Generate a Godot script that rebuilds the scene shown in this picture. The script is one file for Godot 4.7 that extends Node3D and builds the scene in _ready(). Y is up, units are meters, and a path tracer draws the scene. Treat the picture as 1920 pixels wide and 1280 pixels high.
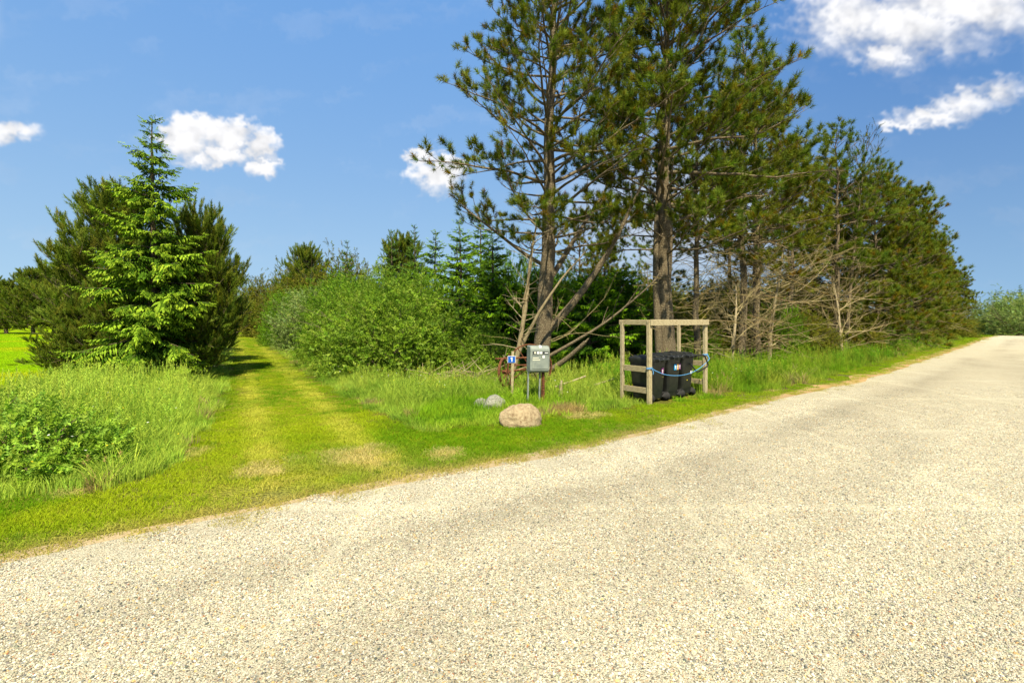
extends Node3D
# A mown green track meets a pale chip-sealed country road; pines, spruces and shrubs around, a bin shelter, a letterbox and boulders at the corner.
# Metres; x to the right, depth is -z. at(x, depth, y) gives a place.

class MB:
	# collects triangles; front faces run clockwise
	var v := PackedVector3Array()
	var n := PackedVector3Array()
	var c := PackedColorArray()
	func tri(a: Vector3, b: Vector3, d: Vector3, col := Color.WHITE) -> void:
		v.push_back(a); v.push_back(b); v.push_back(d)
		c.push_back(col); c.push_back(col); c.push_back(col)
	func quad(a: Vector3, b: Vector3, d: Vector3, e: Vector3, col := Color.WHITE) -> void:
		tri(a, b, d, col); tri(a, d, e, col)
	func tube(pts: PackedVector3Array, rad: PackedFloat32Array, sides: int, col := Color.WHITE) -> void:
		# smooth sided tube; keeps normals, so use it only in builders where every face has them
		var k := pts.size()
		var dir := (pts[1] - pts[0]).normalized()
		var ax := dir.cross(Vector3.RIGHT if absf(dir.x) < 0.8 else Vector3.BACK).normalized()
		var last := PackedVector3Array()
		var lastn := PackedVector3Array()
		for i in k:
			if i > 0:
				dir = (pts[mini(i + 1, k - 1)] - pts[i - 1]).normalized()
			ax = (ax - dir * ax.dot(dir)).normalized()
			var ay := dir.cross(ax)
			var ring := PackedVector3Array()
			var ringn := PackedVector3Array()
			for s in sides + 1:
				var a := TAU * s / sides
				var o := ax * cos(a) + ay * sin(a)
				ringn.push_back(o)
				ring.push_back(pts[i] + o * rad[i])
			if i > 0:
				for s in sides:
					v.push_back(last[s]); v.push_back(ring[s]); v.push_back(ring[s + 1])
					v.push_back(last[s]); v.push_back(ring[s + 1]); v.push_back(last[s + 1])
					n.push_back(lastn[s]); n.push_back(ringn[s]); n.push_back(ringn[s + 1])
					n.push_back(lastn[s]); n.push_back(ringn[s + 1]); n.push_back(lastn[s + 1])
					for q in 6:
						c.push_back(col)
			last = ring
			lastn = ringn
	func stamp(src: MB, xf: Transform3D, col: Color) -> void:
		v.append_array(xf * src.v)
		var k := PackedColorArray()
		k.resize(src.v.size())
		k.fill(col)
		c.append_array(k)
	func stamp_tinted(src: MB, xf: Transform3D) -> void:
		v.append_array(xf * src.v)
		c.append_array(src.c)
	func box(lo: Vector3, hi: Vector3, b := 0.0, xf := Transform3D.IDENTITY, col := Color.WHITE) -> void:
		# a box with chamfered edges
		var m := (lo + hi) * 0.5
		var h := (hi - lo) * 0.5
		var bb := minf(b, minf(h.x, minf(h.y, h.z)) * 0.9)
		var P := func(sx: float, sy: float, sz: float, k: int) -> Vector3:
			var q := Vector3(h.x, h.y, h.z) - Vector3(bb, bb, bb)
			if k == 0: q.x = h.x
			elif k == 1: q.y = h.y
			else: q.z = h.z
			return xf * (m + Vector3(q.x * sx, q.y * sy, q.z * sz))
		for s: float in [-1.0, 1.0]:
			face4(P.call(s, -1, -1, 0), P.call(s, 1, -1, 0), P.call(s, 1, 1, 0), P.call(s, -1, 1, 0), xf * m, col)
			face4(P.call(-1, s, -1, 1), P.call(1, s, -1, 1), P.call(1, s, 1, 1), P.call(-1, s, 1, 1), xf * m, col)
			face4(P.call(-1, -1, s, 2), P.call(1, -1, s, 2), P.call(1, 1, s, 2), P.call(-1, 1, s, 2), xf * m, col)
		if bb > 0.0:
			for s: float in [-1.0, 1.0]:
				for u: float in [-1.0, 1.0]:
					face4(P.call(-1, s, u, 1), P.call(1, s, u, 1), P.call(1, s, u, 2), P.call(-1, s, u, 2), xf * m, col)
					face4(P.call(s, -1, u, 0), P.call(s, 1, u, 0), P.call(s, 1, u, 2), P.call(s, -1, u, 2), xf * m, col)
					face4(P.call(s, u, -1, 0), P.call(s, u, 1, 0), P.call(s, u, 1, 1), P.call(s, u, -1, 1), xf * m, col)
					for w: float in [-1.0, 1.0]:
						face3(P.call(s, u, w, 0), P.call(s, u, w, 1), P.call(s, u, w, 2), xf * m, col)
	func face3(a: Vector3, b: Vector3, d: Vector3, inside: Vector3, col := Color.WHITE) -> void:
		# wound so that it faces away from «inside»
		if (b - a).cross(d - a).dot((a + b + d) / 3.0 - inside) > 0.0:
			tri(a, d, b, col)
		else:
			tri(a, b, d, col)
	func face4(a: Vector3, b: Vector3, d: Vector3, e: Vector3, inside: Vector3, col := Color.WHITE) -> void:
		face3(a, b, d, inside, col); face3(a, d, e, inside, col)
	func mesh(m: Material) -> ArrayMesh:
		var a := []
		a.resize(Mesh.ARRAY_MAX)
		a[Mesh.ARRAY_VERTEX] = v
		if n.size() == v.size():
			a[Mesh.ARRAY_NORMAL] = n
		a[Mesh.ARRAY_COLOR] = c
		var r := ArrayMesh.new()
		r.add_surface_from_arrays(Mesh.PRIMITIVE_TRIANGLES, a)
		r.surface_set_material(0, m)
		return r
	func smooth(m: Material) -> ArrayMesh:
		var st := SurfaceTool.new()
		st.begin(Mesh.PRIMITIVE_TRIANGLES)
		for i in v.size():
			st.set_smooth_group(0)
			st.set_color(c[i])
			st.add_vertex(v[i])
		st.index()
		st.generate_normals()
		var r := st.commit()
		r.surface_set_material(0, m)
		return r

var rng := RandomNumberGenerator.new()
var nz := FastNoiseLite.new()
var names := {}
var M := {}

# ---------------------------------------------------------------- helpers
func at(x: float, depth: float, y := 0.0) -> Vector3:
	return Vector3(x, y, -depth)

func R(a: float, b: float) -> float:
	return rng.randf_range(a, b)

func numbered(called: String) -> String:
	names[called] = names.get(called, -1) + 1
	return called if names[called] == 0 else "%s_%03d" % [called, names[called]]

func tag(o: Node, label: String, category: String, group := "", kind := "") -> Node:
	o.set_meta("label", label)
	o.set_meta("category", category)
	if group: o.set_meta("group", group)
	if kind: o.set_meta("kind", kind)
	return o

func thing(called: String, label: String, category: String, where: Vector3, turn := 0.0, group := "") -> Node3D:
	var o := Node3D.new()
	o.name = numbered(called)
	add_child(o)
	o.position = where
	o.rotation.y = turn
	tag(o, label, category, group)
	return o

func part(called: String, mesh: Mesh, parent: Node, kind := "") -> MeshInstance3D:
	var o := MeshInstance3D.new()
	o.name = called if parent != self else numbered(called)
	o.mesh = mesh
	parent.add_child(o, true)
	if kind: o.set_meta("kind", kind)
	return o

func structure(called: String, mesh: Mesh) -> MeshInstance3D:
	return part(called, mesh, self, "structure")

func copies(called: String, mesh: Mesh, spots: Array, tints: Array, parent: Node) -> MultiMeshInstance3D:
	var mm := MultiMesh.new()
	mm.transform_format = MultiMesh.TRANSFORM_3D
	mm.use_colors = true
	mm.mesh = mesh
	mm.instance_count = spots.size()
	for i in spots.size():
		mm.set_instance_transform(i, spots[i])
		mm.set_instance_color(i, tints[i])
	var o := MultiMeshInstance3D.new()
	o.name = numbered(called) if parent == self else called
	o.multimesh = mm
	parent.add_child(o, true)
	o.set_meta("kind", "stuff")
	return o

func along(d: Vector3, roll := 0.0) -> Basis:
	# y axis along d
	var x := d.cross(Vector3.UP if absf(d.y) < 0.95 else Vector3.RIGHT).normalized()
	var z := x.cross(d).normalized()
	return Basis(x, d, z).rotated(d, roll)

func lin(r: float, g: float, b: float) -> Color:
	return Color(r, g, b)

func srgb(r: float, g: float, b: float) -> Color:
	return Color(r, g, b).linear_to_srgb()

func vary(c: Color, k: float) -> Color:
	var f := 1.0 + R(-k, k)
	return Color(c.r * f * (1.0 + R(-k, k) * 0.4), c.g * f, c.b * f * (1.0 + R(-k, k) * 0.5))

# ---------------------------------------------------------------- materials
func noise_tex(kind: int, freq: float, stops: Array, size := 512, octaves := 4, normal := 0.0, sd := 1) -> NoiseTexture2D:
	var f := FastNoiseLite.new()
	f.noise_type = kind
	f.frequency = freq
	f.fractal_octaves = octaves
	f.seed = sd
	if kind == FastNoiseLite.TYPE_CELLULAR:
		f.fractal_type = FastNoiseLite.FRACTAL_NONE
	var t := NoiseTexture2D.new()
	t.noise = f
	t.width = size
	t.height = size
	t.seamless = true
	if stops:
		var g := Gradient.new()
		var off := PackedFloat32Array()
		var cols := PackedColorArray()
		for s in stops:
			off.push_back(s[0])
			cols.push_back(s[1])
		g.offsets = off
		g.colors = cols
		t.color_ramp = g
	if normal > 0.0:
		t.as_normal_map = true
		t.bump_strength = normal
	return t

func plain(col: Color, rough := 0.8, vertex := false, back := 0.0) -> StandardMaterial3D:
	var m := StandardMaterial3D.new()
	m.albedo_color = col
	m.roughness = rough
	m.vertex_color_use_as_albedo = vertex
	m.cull_mode = BaseMaterial3D.CULL_DISABLED
	m.metallic_specular = 0.35
	if back > 0.0:
		m.backlight_enabled = true
		m.backlight = srgb(back, back, back)
	return m

func triplanar(m: StandardMaterial3D, scale: Vector3, world := false) -> StandardMaterial3D:
	m.uv1_triplanar = true
	m.uv1_world_triplanar = world
	m.uv1_scale = scale
	return m

func materials() -> void:
	var sx := FastNoiseLite.TYPE_SIMPLEX_SMOOTH
	M.needle = plain(Color.WHITE, 0.75, true, 0.7)
	M.leaf = plain(Color.WHITE, 0.65, true, 0.75)
	M.grass = plain(Color.WHITE, 0.8, true, 0.8)
	M.needle.metallic_specular = 0.12
	M.leaf.metallic_specular = 0.2
	M.grass.metallic_specular = 0.08
	# bark: scaly grey brown with lichen
	var b := plain(Color.WHITE, 0.95, true)
	b.albedo_texture = noise_tex(sx, 0.03, [[0.0, srgb(0.05, 0.036, 0.022)], [0.42, srgb(0.12, 0.09, 0.055)], [0.6, srgb(0.2, 0.16, 0.1)], [0.8, srgb(0.3, 0.26, 0.17)], [1.0, srgb(0.36, 0.35, 0.24)]], 512, 5)
	b.heightmap_enabled = true
	b.heightmap_texture = noise_tex(sx, 0.035, [], 512, 4, 0.0, 5)
	b.heightmap_scale = 3.0
	M.bark = triplanar(b, Vector3(2.2, 1.1, 2.2))
	var dw := plain(Color.WHITE, 0.95, true)
	dw.albedo_texture = noise_tex(sx, 0.02, [[0.0, srgb(0.13, 0.1, 0.055)], [0.5, srgb(0.3, 0.245, 0.145)], [1.0, srgb(0.46, 0.4, 0.27)]], 512, 4, 0.0, 8)
	M.deadwood = triplanar(dw, Vector3(3, 0.8, 3))
	# timber: pressure treated, grain along y
	var w := plain(Color.WHITE, 0.8, true)
	w.albedo_texture = noise_tex(sx, 0.02, [[0.0, srgb(0.07, 0.05, 0.025)], [0.25, srgb(0.2, 0.155, 0.085)], [0.4, srgb(0.36, 0.3, 0.175)], [0.7, srgb(0.42, 0.365, 0.23)], [1.0, srgb(0.5, 0.465, 0.33)]], 512, 4, 0.0, 11)
	w.heightmap_enabled = true
	w.heightmap_texture = noise_tex(sx, 0.03, [], 256, 3, 0.0, 12)
	w.heightmap_scale = 0.2
	M.timber = triplanar(w, Vector3(9, 0.9, 9))
	# black bin plastic, a little dusty
	var k := plain(Color.WHITE, 0.5)
	k.albedo_texture = noise_tex(sx, 0.012, [[0.0, srgb(0.006, 0.007, 0.007)], [0.55, srgb(0.009, 0.01, 0.009)], [1.0, srgb(0.022, 0.023, 0.019)]], 512, 5, 0.0, 15)
	k.roughness_texture = noise_tex(sx, 0.02, [[0.0, Color(0.75, 0.75, 0.75)], [1.0, Color(1, 1, 1)]], 256, 4, 0.0, 16)
	k.metallic_specular = 0.5
	M.plastic = triplanar(k, Vector3(1.2, 1.2, 1.2))
	M.rubber = plain(srgb(0.02, 0.02, 0.02), 0.8)
	var mb := plain(Color.WHITE, 0.45)
	mb.albedo_texture = noise_tex(sx, 0.012, [[0.0, srgb(0.16, 0.185, 0.17)], [0.5, srgb(0.2, 0.23, 0.205)], [1.0, srgb(0.24, 0.27, 0.235)]], 256, 5, 0.0, 18)
	mb.metallic_specular = 0.5
	M.greymetal = triplanar(mb, Vector3(2, 2, 2))
	M.darkmetal = plain(srgb(0.035, 0.04, 0.042), 0.5)
	M.whitepaper = plain(srgb(0.72, 0.74, 0.72), 0.6)
	M.cream = plain(srgb(0.62, 0.6, 0.47), 0.6)
	M.blue = plain(srgb(0.012, 0.09, 0.42), 0.4)
	M.cyan = plain(srgb(0.02, 0.26, 0.55), 0.5)
	M.orange = plain(srgb(0.6, 0.3, 0.06), 0.5)
	M.purple = plain(srgb(0.16, 0.04, 0.15), 0.5)
	M.rope = plain(srgb(0.09, 0.3, 0.62), 0.7)
	var ru := plain(Color.WHITE, 0.9)
	ru.albedo_texture = noise_tex(sx, 0.03, [[0.0, srgb(0.03, 0.014, 0.008)], [0.5, srgb(0.12, 0.045, 0.02)], [1.0, srgb(0.25, 0.1, 0.04)]], 256, 5, 0.0, 21)
	M.rust = triplanar(ru, Vector3(3, 3, 3))
	var st := plain(Color.WHITE, 0.9)
	st.albedo_texture = noise_tex(sx, 0.02, [[0.0, srgb(0.05, 0.04, 0.025)], [0.2, srgb(0.16, 0.1, 0.055)], [0.35, srgb(0.24, 0.18, 0.105)], [0.6, srgb(0.32, 0.25, 0.15)], [1.0, srgb(0.4, 0.335, 0.22)]], 512, 6, 0.0, 24)
	st.heightmap_enabled = true
	st.heightmap_texture = noise_tex(sx, 0.04, [], 512, 5, 0.0, 25)
	st.heightmap_scale = 1.2
	M.granite = triplanar(st, Vector3(1.3, 1.3, 1.3))
	var sg := plain(Color.WHITE, 0.9)
	sg.albedo_texture = noise_tex(sx, 0.03, [[0.0, srgb(0.12, 0.12, 0.09)], [0.45, srgb(0.18, 0.18, 0.14)], [0.7, srgb(0.3, 0.3, 0.25)], [1.0, srgb(0.45, 0.45, 0.4)]], 512, 6, 0.0, 28)
	sg.heightmap_enabled = true
	sg.heightmap_texture = st.heightmap_texture
	sg.heightmap_scale = 1.2
	M.greystone = triplanar(sg, Vector3(1.6, 1.6, 1.6))
	# soil and litter under the plants, tinted by the ground's own colours
	var gr := plain(Color.WHITE, 0.95, true)
	gr.albedo_texture = noise_tex(sx, 0.03, [[0.0, Color(0.5, 0.5, 0.5)], [0.5, Color(0.78, 0.78, 0.76)], [1.0, Color(1, 1, 1)]], 1024, 6, 0.0, 31)
	gr.heightmap_enabled = true
	gr.heightmap_texture = noise_tex(sx, 0.06, [], 512, 5, 0.0, 32)
	gr.heightmap_scale = 3.0
	gr.metallic_specular = 0.05
	M.ground = triplanar(gr, Vector3(0.7, 0.7, 0.7), true)
	# chip seal: each chip a cell of its own tone
	var ce := FastNoiseLite.TYPE_CELLULAR
	var chips := [[0.0, srgb(0.11, 0.105, 0.09)], [0.08, srgb(0.18, 0.165, 0.125)], [0.17, srgb(0.33, 0.295, 0.2)], [0.3, srgb(0.41, 0.38, 0.285)], [0.6, srgb(0.49, 0.455, 0.345)], [0.85, srgb(0.6, 0.56, 0.44)], [0.94, srgb(0.4, 0.28, 0.16)], [1.0, srgb(0.62, 0.6, 0.54)]]
	var ro := plain(Color.WHITE, 0.9, true)
	var ct := noise_tex(ce, 0.2, chips, 2048, 1, 0.0, 41)
	(ct.noise as FastNoiseLite).cellular_return_type = FastNoiseLite.RETURN_CELL_VALUE
	ct.normalize = true
	ro.albedo_texture = ct
	ro.metallic_specular = 0.15
	ro.heightmap_enabled = true
	var ch := noise_tex(ce, 0.2, [[0.0, Color.WHITE], [1.0, Color.BLACK]], 2048, 1, 0.0, 41)
	(ch.noise as FastNoiseLite).cellular_return_type = FastNoiseLite.RETURN_DISTANCE
	ro.heightmap_texture = ch
	ro.heightmap_scale = 0.9
	M.road = triplanar(ro, Vector3(0.34, 0.34, 0.34), true)
	M.stone = plain(Color.WHITE, 0.85, true)
	M.stone.metallic_specular = 0.2
	var sa := plain(Color.WHITE, 0.95, true)
	sa.albedo_texture = noise_tex(sx, 0.06, [[0.0, srgb(0.2, 0.15, 0.08)], [0.5, srgb(0.36, 0.28, 0.16)], [1.0, srgb(0.5, 0.42, 0.27)]], 1024, 6, 0.0, 45)
	M.sand = triplanar(sa, Vector3(0.8, 0.8, 0.8), true)

# ---------------------------------------------------------------- where things lie
# road frame: u along the road, v across it, away from the camera's side
const EDGE := [[-40.0, 6.4], [-10.0, 5.1], [-0.87, 4.84], [0.82, 4.74], [2.4, 4.60], [3.74, 4.36], [5.84, 4.30], [9.4, 4.33], [15.0, 4.2], [21.2, 4.35], [37.9, 5.17], [67.5, 6.9], [99.3, 7.4], [120.0, 4.0], [150.0, -8.0], [190.0, -30.0]]
const RU := Vector2(0.788, 0.615)
const RV := Vector2(-0.615, 0.788)
const LC := Vector2(-7.97, 15.0)
const LD := Vector2(-0.518, 0.856)
const LP := Vector2(0.856, 0.518)

func lookup(t: Array, u: float) -> float:
	if u <= t[0][0]: return t[0][1]
	for i in t.size() - 1:
		if u < t[i + 1][0]:
			var k: float = (u - t[i][0]) / (t[i + 1][0] - t[i][0])
			return lerpf(t[i][1], t[i + 1][1], k)
	return t[-1][1]

func edge_v(u: float) -> float:
	return lookup(EDGE, u) + 0.12 * nz.get_noise_1d(u * 40.0) + 0.1 * nz.get_noise_1d(u * 170.0 + 500.0)

func road_d(x: float, z: float) -> float:
	var p := Vector2(x, z)
	return RV.dot(p) - edge_v(RU.dot(p))

func verge_w(u: float) -> float:
	return lookup([[-10.0, 1.6], [0.0, 1.7], [2.0, 2.1], [6.0, 1.9], [8.0, 1.35], [10.0, 1.0], [14.0, 0.75], [22.0, 1.0], [40.0, 1.3], [100.0, 1.6]], u) + 0.4 * nz.get_noise_1d(u * 45.0 + 90.0)

func lane_half(s: float) -> float:
	return lookup([[-12.0, 1.75], [-9.6, 1.52], [-5.0, 1.16], [0.0, 1.1], [40.0, 1.1], [80.0, 1.2]], s) + 0.22 * nz.get_noise_1d(s * 45.0 + 33.0 + (50.0 if s < 0.0 else 0.0) * 0.0)

func lane(x: float, z: float) -> Vector2:
	var p := Vector2(x, z) - LC
	return Vector2(LP.dot(p), LD.dot(p))

# 0 road, 1 mown, 2 rough grass, 3 woodland floor, 4 field
func zone(x: float, z: float) -> int:
	var d := road_d(x, z)
	if d < 0.0: return 0
	var l := lane(x, z)
	if d < verge_w(RU.dot(Vector2(x, z))) or (absf(l.x) < lane_half(l.y) and l.y < 72.0): return 1
	if l.x < -4.7 + 0.5 * nz.get_noise_1d(l.y * 30.0) and z > 6.0: return 4
	if l.x < 0.0:
		return 2 if z < 13.5 or l.x > -1.9 else 3
	if l.y < 60.0 and l.x < lane_half(l.y) + 1.1: return 2
	if d < lookup([[0.0, 12.0], [4.0, 8.0], [10.0, 4.3], [20.0, 3.0], [60.0, 3.2], [100.0, 6.0]], RU.dot(Vector2(x, z))): return 2
	return 3

# ---------------------------------------------------------------- sky
func cloud_at(px: float, py: float, fine: FastNoiseLite) -> Vector2:
	# density and shade of the clouds seen in direction (px, py) on a plane in front; x: cover, y: brightness
	var blobs := [
		[350, 262, 56, 50], [425, 256, 74, 44], [484, 278, 46, 36], [492, 318, 38, 24], [410, 292, 62, 26], [318, 255, 30, 28],
		[20, 246, 60, 24], [-60, 250, 70, 30],
		[775, 292, 26, 15], [815, 330, 58, 40], [850, 318, 34, 27],
		[1600, 40, 120, 70], [1700, 52, 200, 80], [1800, 10, 260, 70], [1850, 25, 150, 56], [1660, 105, 62, 34], [1990, 0, 150, 80],
		[1735, 220, 92, 22], [1800, 196, 80, 32], [1880, 168, 62, 30], [1690, 238, 50, 10]]
	var n := fine.get_noise_2d(px * 0.9, py * 1.25)
	var n2 := fine.get_noise_2d(px * 3.1 + 400.0, py * 3.6)
	px += 22.0 * n2 + 4.0 * fine.get_noise_2d(px * 8.0, py * 8.0 + 70.0)
	py += 15.0 * fine.get_noise_2d(px * 3.3 + 800.0, py * 3.3) + 4.0 * fine.get_noise_2d(px * 8.0 + 40.0, py * 8.0)
	var best := -9.0
	var sum := 0.0
	var low := 0.0
	for b in blobs:
		var dx: float = (px - b[0]) / b[2]
		var dy: float = (py - b[1]) / b[3]
		var q := 1.0 - sqrt(dx * dx + dy * dy)
		if q > best:
			best = q
			low = dy
		if q > -0.4: sum += q + 0.4
	var n3 := fine.get_noise_2d(px * 9.0 + 100.0, py * 10.0)
	var e := best + clampf(sum - best - 0.4, 0.0, 0.25) + n * (0.62 if px < 1200.0 else 0.42) + n2 * 0.2 + n3 * 0.07
	var soft := lerpf(0.42, 1.0, smoothstep(-0.7, 0.7, low)) + (0.5 if px > 1200.0 else 0.14)
	var cover := smoothstep(-0.08, soft, e)
	var wisp := 0.25 * smoothstep(0.1, 0.6, fine.get_noise_2d(px * 0.35 + 900.0, py * 0.9)) if py < 560.0 else 0.0
	# thin bright veil low behind the pines
	var vx := (px - 1290.0) / 330.0
	var vy := (py - 400.0) / 190.0
	wisp = maxf(wisp * 0.25, 0.62 * smoothstep(1.05, 0.1, sqrt(vx * vx + vy * vy) + n * 0.25))
	var bright := 0.95 + 0.3 * n - 0.2 * smoothstep(-0.2, 0.9, low) + 0.12 * n2
	return Vector2(maxf(cover, wisp), clampf(bright, 0.6, 1.05))

func sky_base(x: float, y: float, z: float) -> Vector3:
	# blue air: paler towards the horizon, deeper on the side away from the sun (to the right)
	var up := clampf(y, 0.0, 1.0)
	var k := pow(1.0 - up, 3.0)
	var side := clampf(0.5 + 0.62 * x / sqrt(x * x + z * z + 0.0001), 0.0, 1.0)
	var top := Vector3(0.148, 0.36, 0.77).lerp(Vector3(0.055, 0.2, 0.56), smoothstep(0.45, 1.0, side))
	var hor := Vector3(0.48, 0.71, 0.89).lerp(Vector3(0.34, 0.56, 0.79), smoothstep(0.45, 1.0, side))
	return top.lerp(hor, k)

func make_sky(exposure: float) -> Image:
	var W := 3072
	var H := 1536
	var fine := FastNoiseLite.new()
	fine.seed = 77
	fine.noise_type = FastNoiseLite.TYPE_SIMPLEX_SMOOTH
	fine.frequency = 0.012
	fine.fractal_octaves = 5
	var im := Image.create(W / 4, H / 4, false, Image.FORMAT_RGBF)
	for j in H / 4:
		var el := (0.5 - (j + 0.5) / (H / 4.0)) * PI
		for i in W / 4:
			var a := (i + 0.5) / (W / 4.0) * TAU
			var d := Vector3(sin(a) * cos(el), sin(el), -cos(a) * cos(el))
			var c := sky_base(d.x, maxf(d.y, 0.0), d.z)
			if el < 0.0:
				c = Vector3(0.25, 0.27, 0.2)
			else:
				var q := fine.get_noise_3dv(d * Vector3(90, 190, 90))
				c = c.lerp(Vector3(0.92, 0.94, 0.97), smoothstep(0.07, 0.36, q) * smoothstep(0.02, 0.12, d.y))
			c /= exposure
			im.set_pixel(i, j, Color(c.x, c.y, c.z))
	im.resize(W, H, Image.INTERPOLATE_BILINEAR)
	var half := int(W * 54.0 / 360.0)
	var blend := W * 6.0 / 360.0
	for j in range(int(H * (90.0 - 42.0) / 180.0), H / 2):
		var el := (0.5 - (j + 0.5) / float(H)) * PI
		for ii in range(-half, half):
			var a := (ii + 0.5) / float(W) * TAU
			var d := Vector3(sin(a) * cos(el), sin(el), -cos(a) * cos(el))
			var c := sky_base(d.x, maxf(d.y, 0.0), d.z)
			var q := cloud_at(960.0 - 860.0 * d.x / d.z, 600.0 + 860.0 * d.y / d.z, fine)
			c = c.lerp(Vector3(1.0, 1.0, 1.02) * q.y, q.x)
			c /= exposure
			var i := (ii + W) % W
			var col := Color(c.x, c.y, c.z)
			var e := minf((half - absf(ii)) / blend, (j - H * (90.0 - 42.0) / 180.0) / blend)
			if e < 1.0:
				col = im.get_pixel(i, j).lerp(col, clampf(e, 0.0, 1.0))
			im.set_pixel(i, j, col)
	return im

# ---------------------------------------------------------------- ground and road
func axis(steps: Array) -> PackedFloat32Array:
	# [[from, to, step], ...]
	var out := PackedFloat32Array()
	for s in steps:
		var k := int(round((s[1] - s[0]) / s[2]))
		for i in k:
			out.push_back(s[0] + (s[1] - s[0]) * i / k)
	out.push_back(steps[-1][1])
	return out

func ground_color(x: float, z: float) -> Color:
	var q := nz.get_noise_2d(x * 9.0, z * 9.0)
	match zone(x, z):
		0: return lin(0.3, 0.24, 0.14)
		1:
			var l := lane(x, z)
			var d := road_d(x, z)
			var c := lin(0.24, 0.32, 0.012).lerp(lin(0.36, 0.35, 0.035), clampf(0.45 + q * 0.9, 0, 1))
			if absf(absf(l.x) - 0.6) < 0.25 and l.y < 40.0: c = c.lerp(lin(0.38, 0.36, 0.05), 0.5)
			return c.lerp(lin(0.36, 0.28, 0.13), clampf(1.0 - d * 3.0, 0, 1))
		2: return lin(0.09, 0.1, 0.025).lerp(lin(0.2, 0.17, 0.07), clampf(0.4 + q, 0, 1))
		4: return lin(0.33, 0.5, 0.008)
	return lin(0.07, 0.05, 0.025).lerp(lin(0.08, 0.085, 0.02), clampf(0.5 + q * 1.5, 0, 1))

func build_ground() -> void:
	var xs := axis([[-900, -120, 60], [-120, -40, 5], [-40, -16, 1], [-16, 20, 0.22], [20, 50, 1], [50, 130, 4], [130, 900, 70]])
	var zs := axis([[-900, -30, 60], [-30, 2, 2], [2, 18, 0.22], [18, 45, 0.7], [45, 130, 3], [130, 900, 70]])
	var nx := xs.size()
	var v := PackedVector3Array()
	var c := PackedColorArray()
	var nn := PackedVector3Array()
	var idx := PackedInt32Array()
	for j in zs.size():
		for i in nx:
			v.push_back(Vector3(xs[i], 0, -zs[j]))
			nn.push_back(Vector3.UP)
			c.push_back(ground_color(xs[i], zs[j]))
	for j in zs.size() - 1:
		for i in nx - 1:
			var a := j * nx + i
			idx.append_array(PackedInt32Array([a, a + nx, a + 1, a + 1, a + nx, a + nx + 1]))
	var ar := []
	ar.resize(Mesh.ARRAY_MAX)
	ar[Mesh.ARRAY_VERTEX] = v
	ar[Mesh.ARRAY_NORMAL] = nn
	ar[Mesh.ARRAY_COLOR] = c
	ar[Mesh.ARRAY_INDEX] = idx
	var m := ArrayMesh.new()
	m.add_surface_from_arrays(Mesh.PRIMITIVE_TRIANGLES, ar)
	m.surface_set_material(0, M.ground)
	tag(structure("ground", m), "flat earth under the grass and the trees", "ground")
	# sheets along the road
	tag(structure("dirt_shoulder", strip(0.0, 0.0, M.sand, 0.004)), "sandy dirt strip between the pale road and the grass", "shoulder")
	tag(structure("road", strip(1.0, -7.2, M.road, 0.009)), "pale stone chip surfaced country road", "road")

func strip(is_road: float, far_side: float, m: Material, y: float) -> ArrayMesh:
	var v := PackedVector3Array()
	var c := PackedColorArray()
	var nn := PackedVector3Array()
	var idx := PackedInt32Array()
	var us := axis([[-40, -6, 1], [-6, 16, 0.08], [16, 40, 0.25], [40, 190, 1]])
	var across := PackedFloat32Array([0.0, -0.06, -0.15, -0.3, -0.5, -0.8, -1.2, -1.7, -2.3, -3.0, -3.8, -4.5, -5.2, -6.0, -7.2]) if is_road > 0.0 else PackedFloat32Array([1.0, 0.6, 0.3, 0.1, 0.0, -0.3, -0.8])
	for u in us:
		var e := edge_v(u)
		for k in across.size():
			var o := across[k]
			if is_road == 0.0 and o > 0.0:
				o *= clampf(0.05 + 0.3 * absf(nz.get_noise_1d(u * 25.0)) + 0.26 * smoothstep(8.0, 14.0, u) + 0.35 * absf(nz.get_noise_1d(u * 140.0 + 7.0)), 0.03, 0.8)
			var p := RU * u + RV * (e + o)
			v.push_back(Vector3(p.x, y, -p.y))
			nn.push_back(Vector3.UP)
			var q := 1.0
			if is_road > 0.0:
				# worn streaks along the road, blotches of fines
				q = 0.95 + 0.3 * nz.get_noise_2d(u * 1.6, o * 42.0) + 0.16 * nz.get_noise_2d(u * 22.0 + 70.0, o * 30.0)
				q *= 1.0 + 0.14 * smoothstep(-1.3, -0.2, o)
				c.push_back(lin(q, q * 0.985, q * (0.94 if o > -0.4 else 0.97)))
			else:
				q = 0.95 + 0.35 * nz.get_noise_2d(u * 30.0, o * 60.0)
				var warm := smoothstep(8.0, 14.0, u)
				c.push_back(lin(q, q * lerpf(0.98, 0.84, warm), q * lerpf(0.95, 0.62, warm)))
	var k := across.size()
	for i in us.size() - 1:
		for s in k - 1:
			var a := i * k + s
			idx.append_array(PackedInt32Array([a, a + k, a + 1, a + 1, a + k, a + k + 1]))
	var ar := []
	ar.resize(Mesh.ARRAY_MAX)
	ar[Mesh.ARRAY_VERTEX] = v
	ar[Mesh.ARRAY_NORMAL] = nn
	ar[Mesh.ARRAY_COLOR] = c
	ar[Mesh.ARRAY_INDEX] = idx
	var me := ArrayMesh.new()
	me.add_surface_from_arrays(Mesh.PRIMITIVE_TRIANGLES, ar)
	me.surface_set_material(0, m)
	return me

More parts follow.
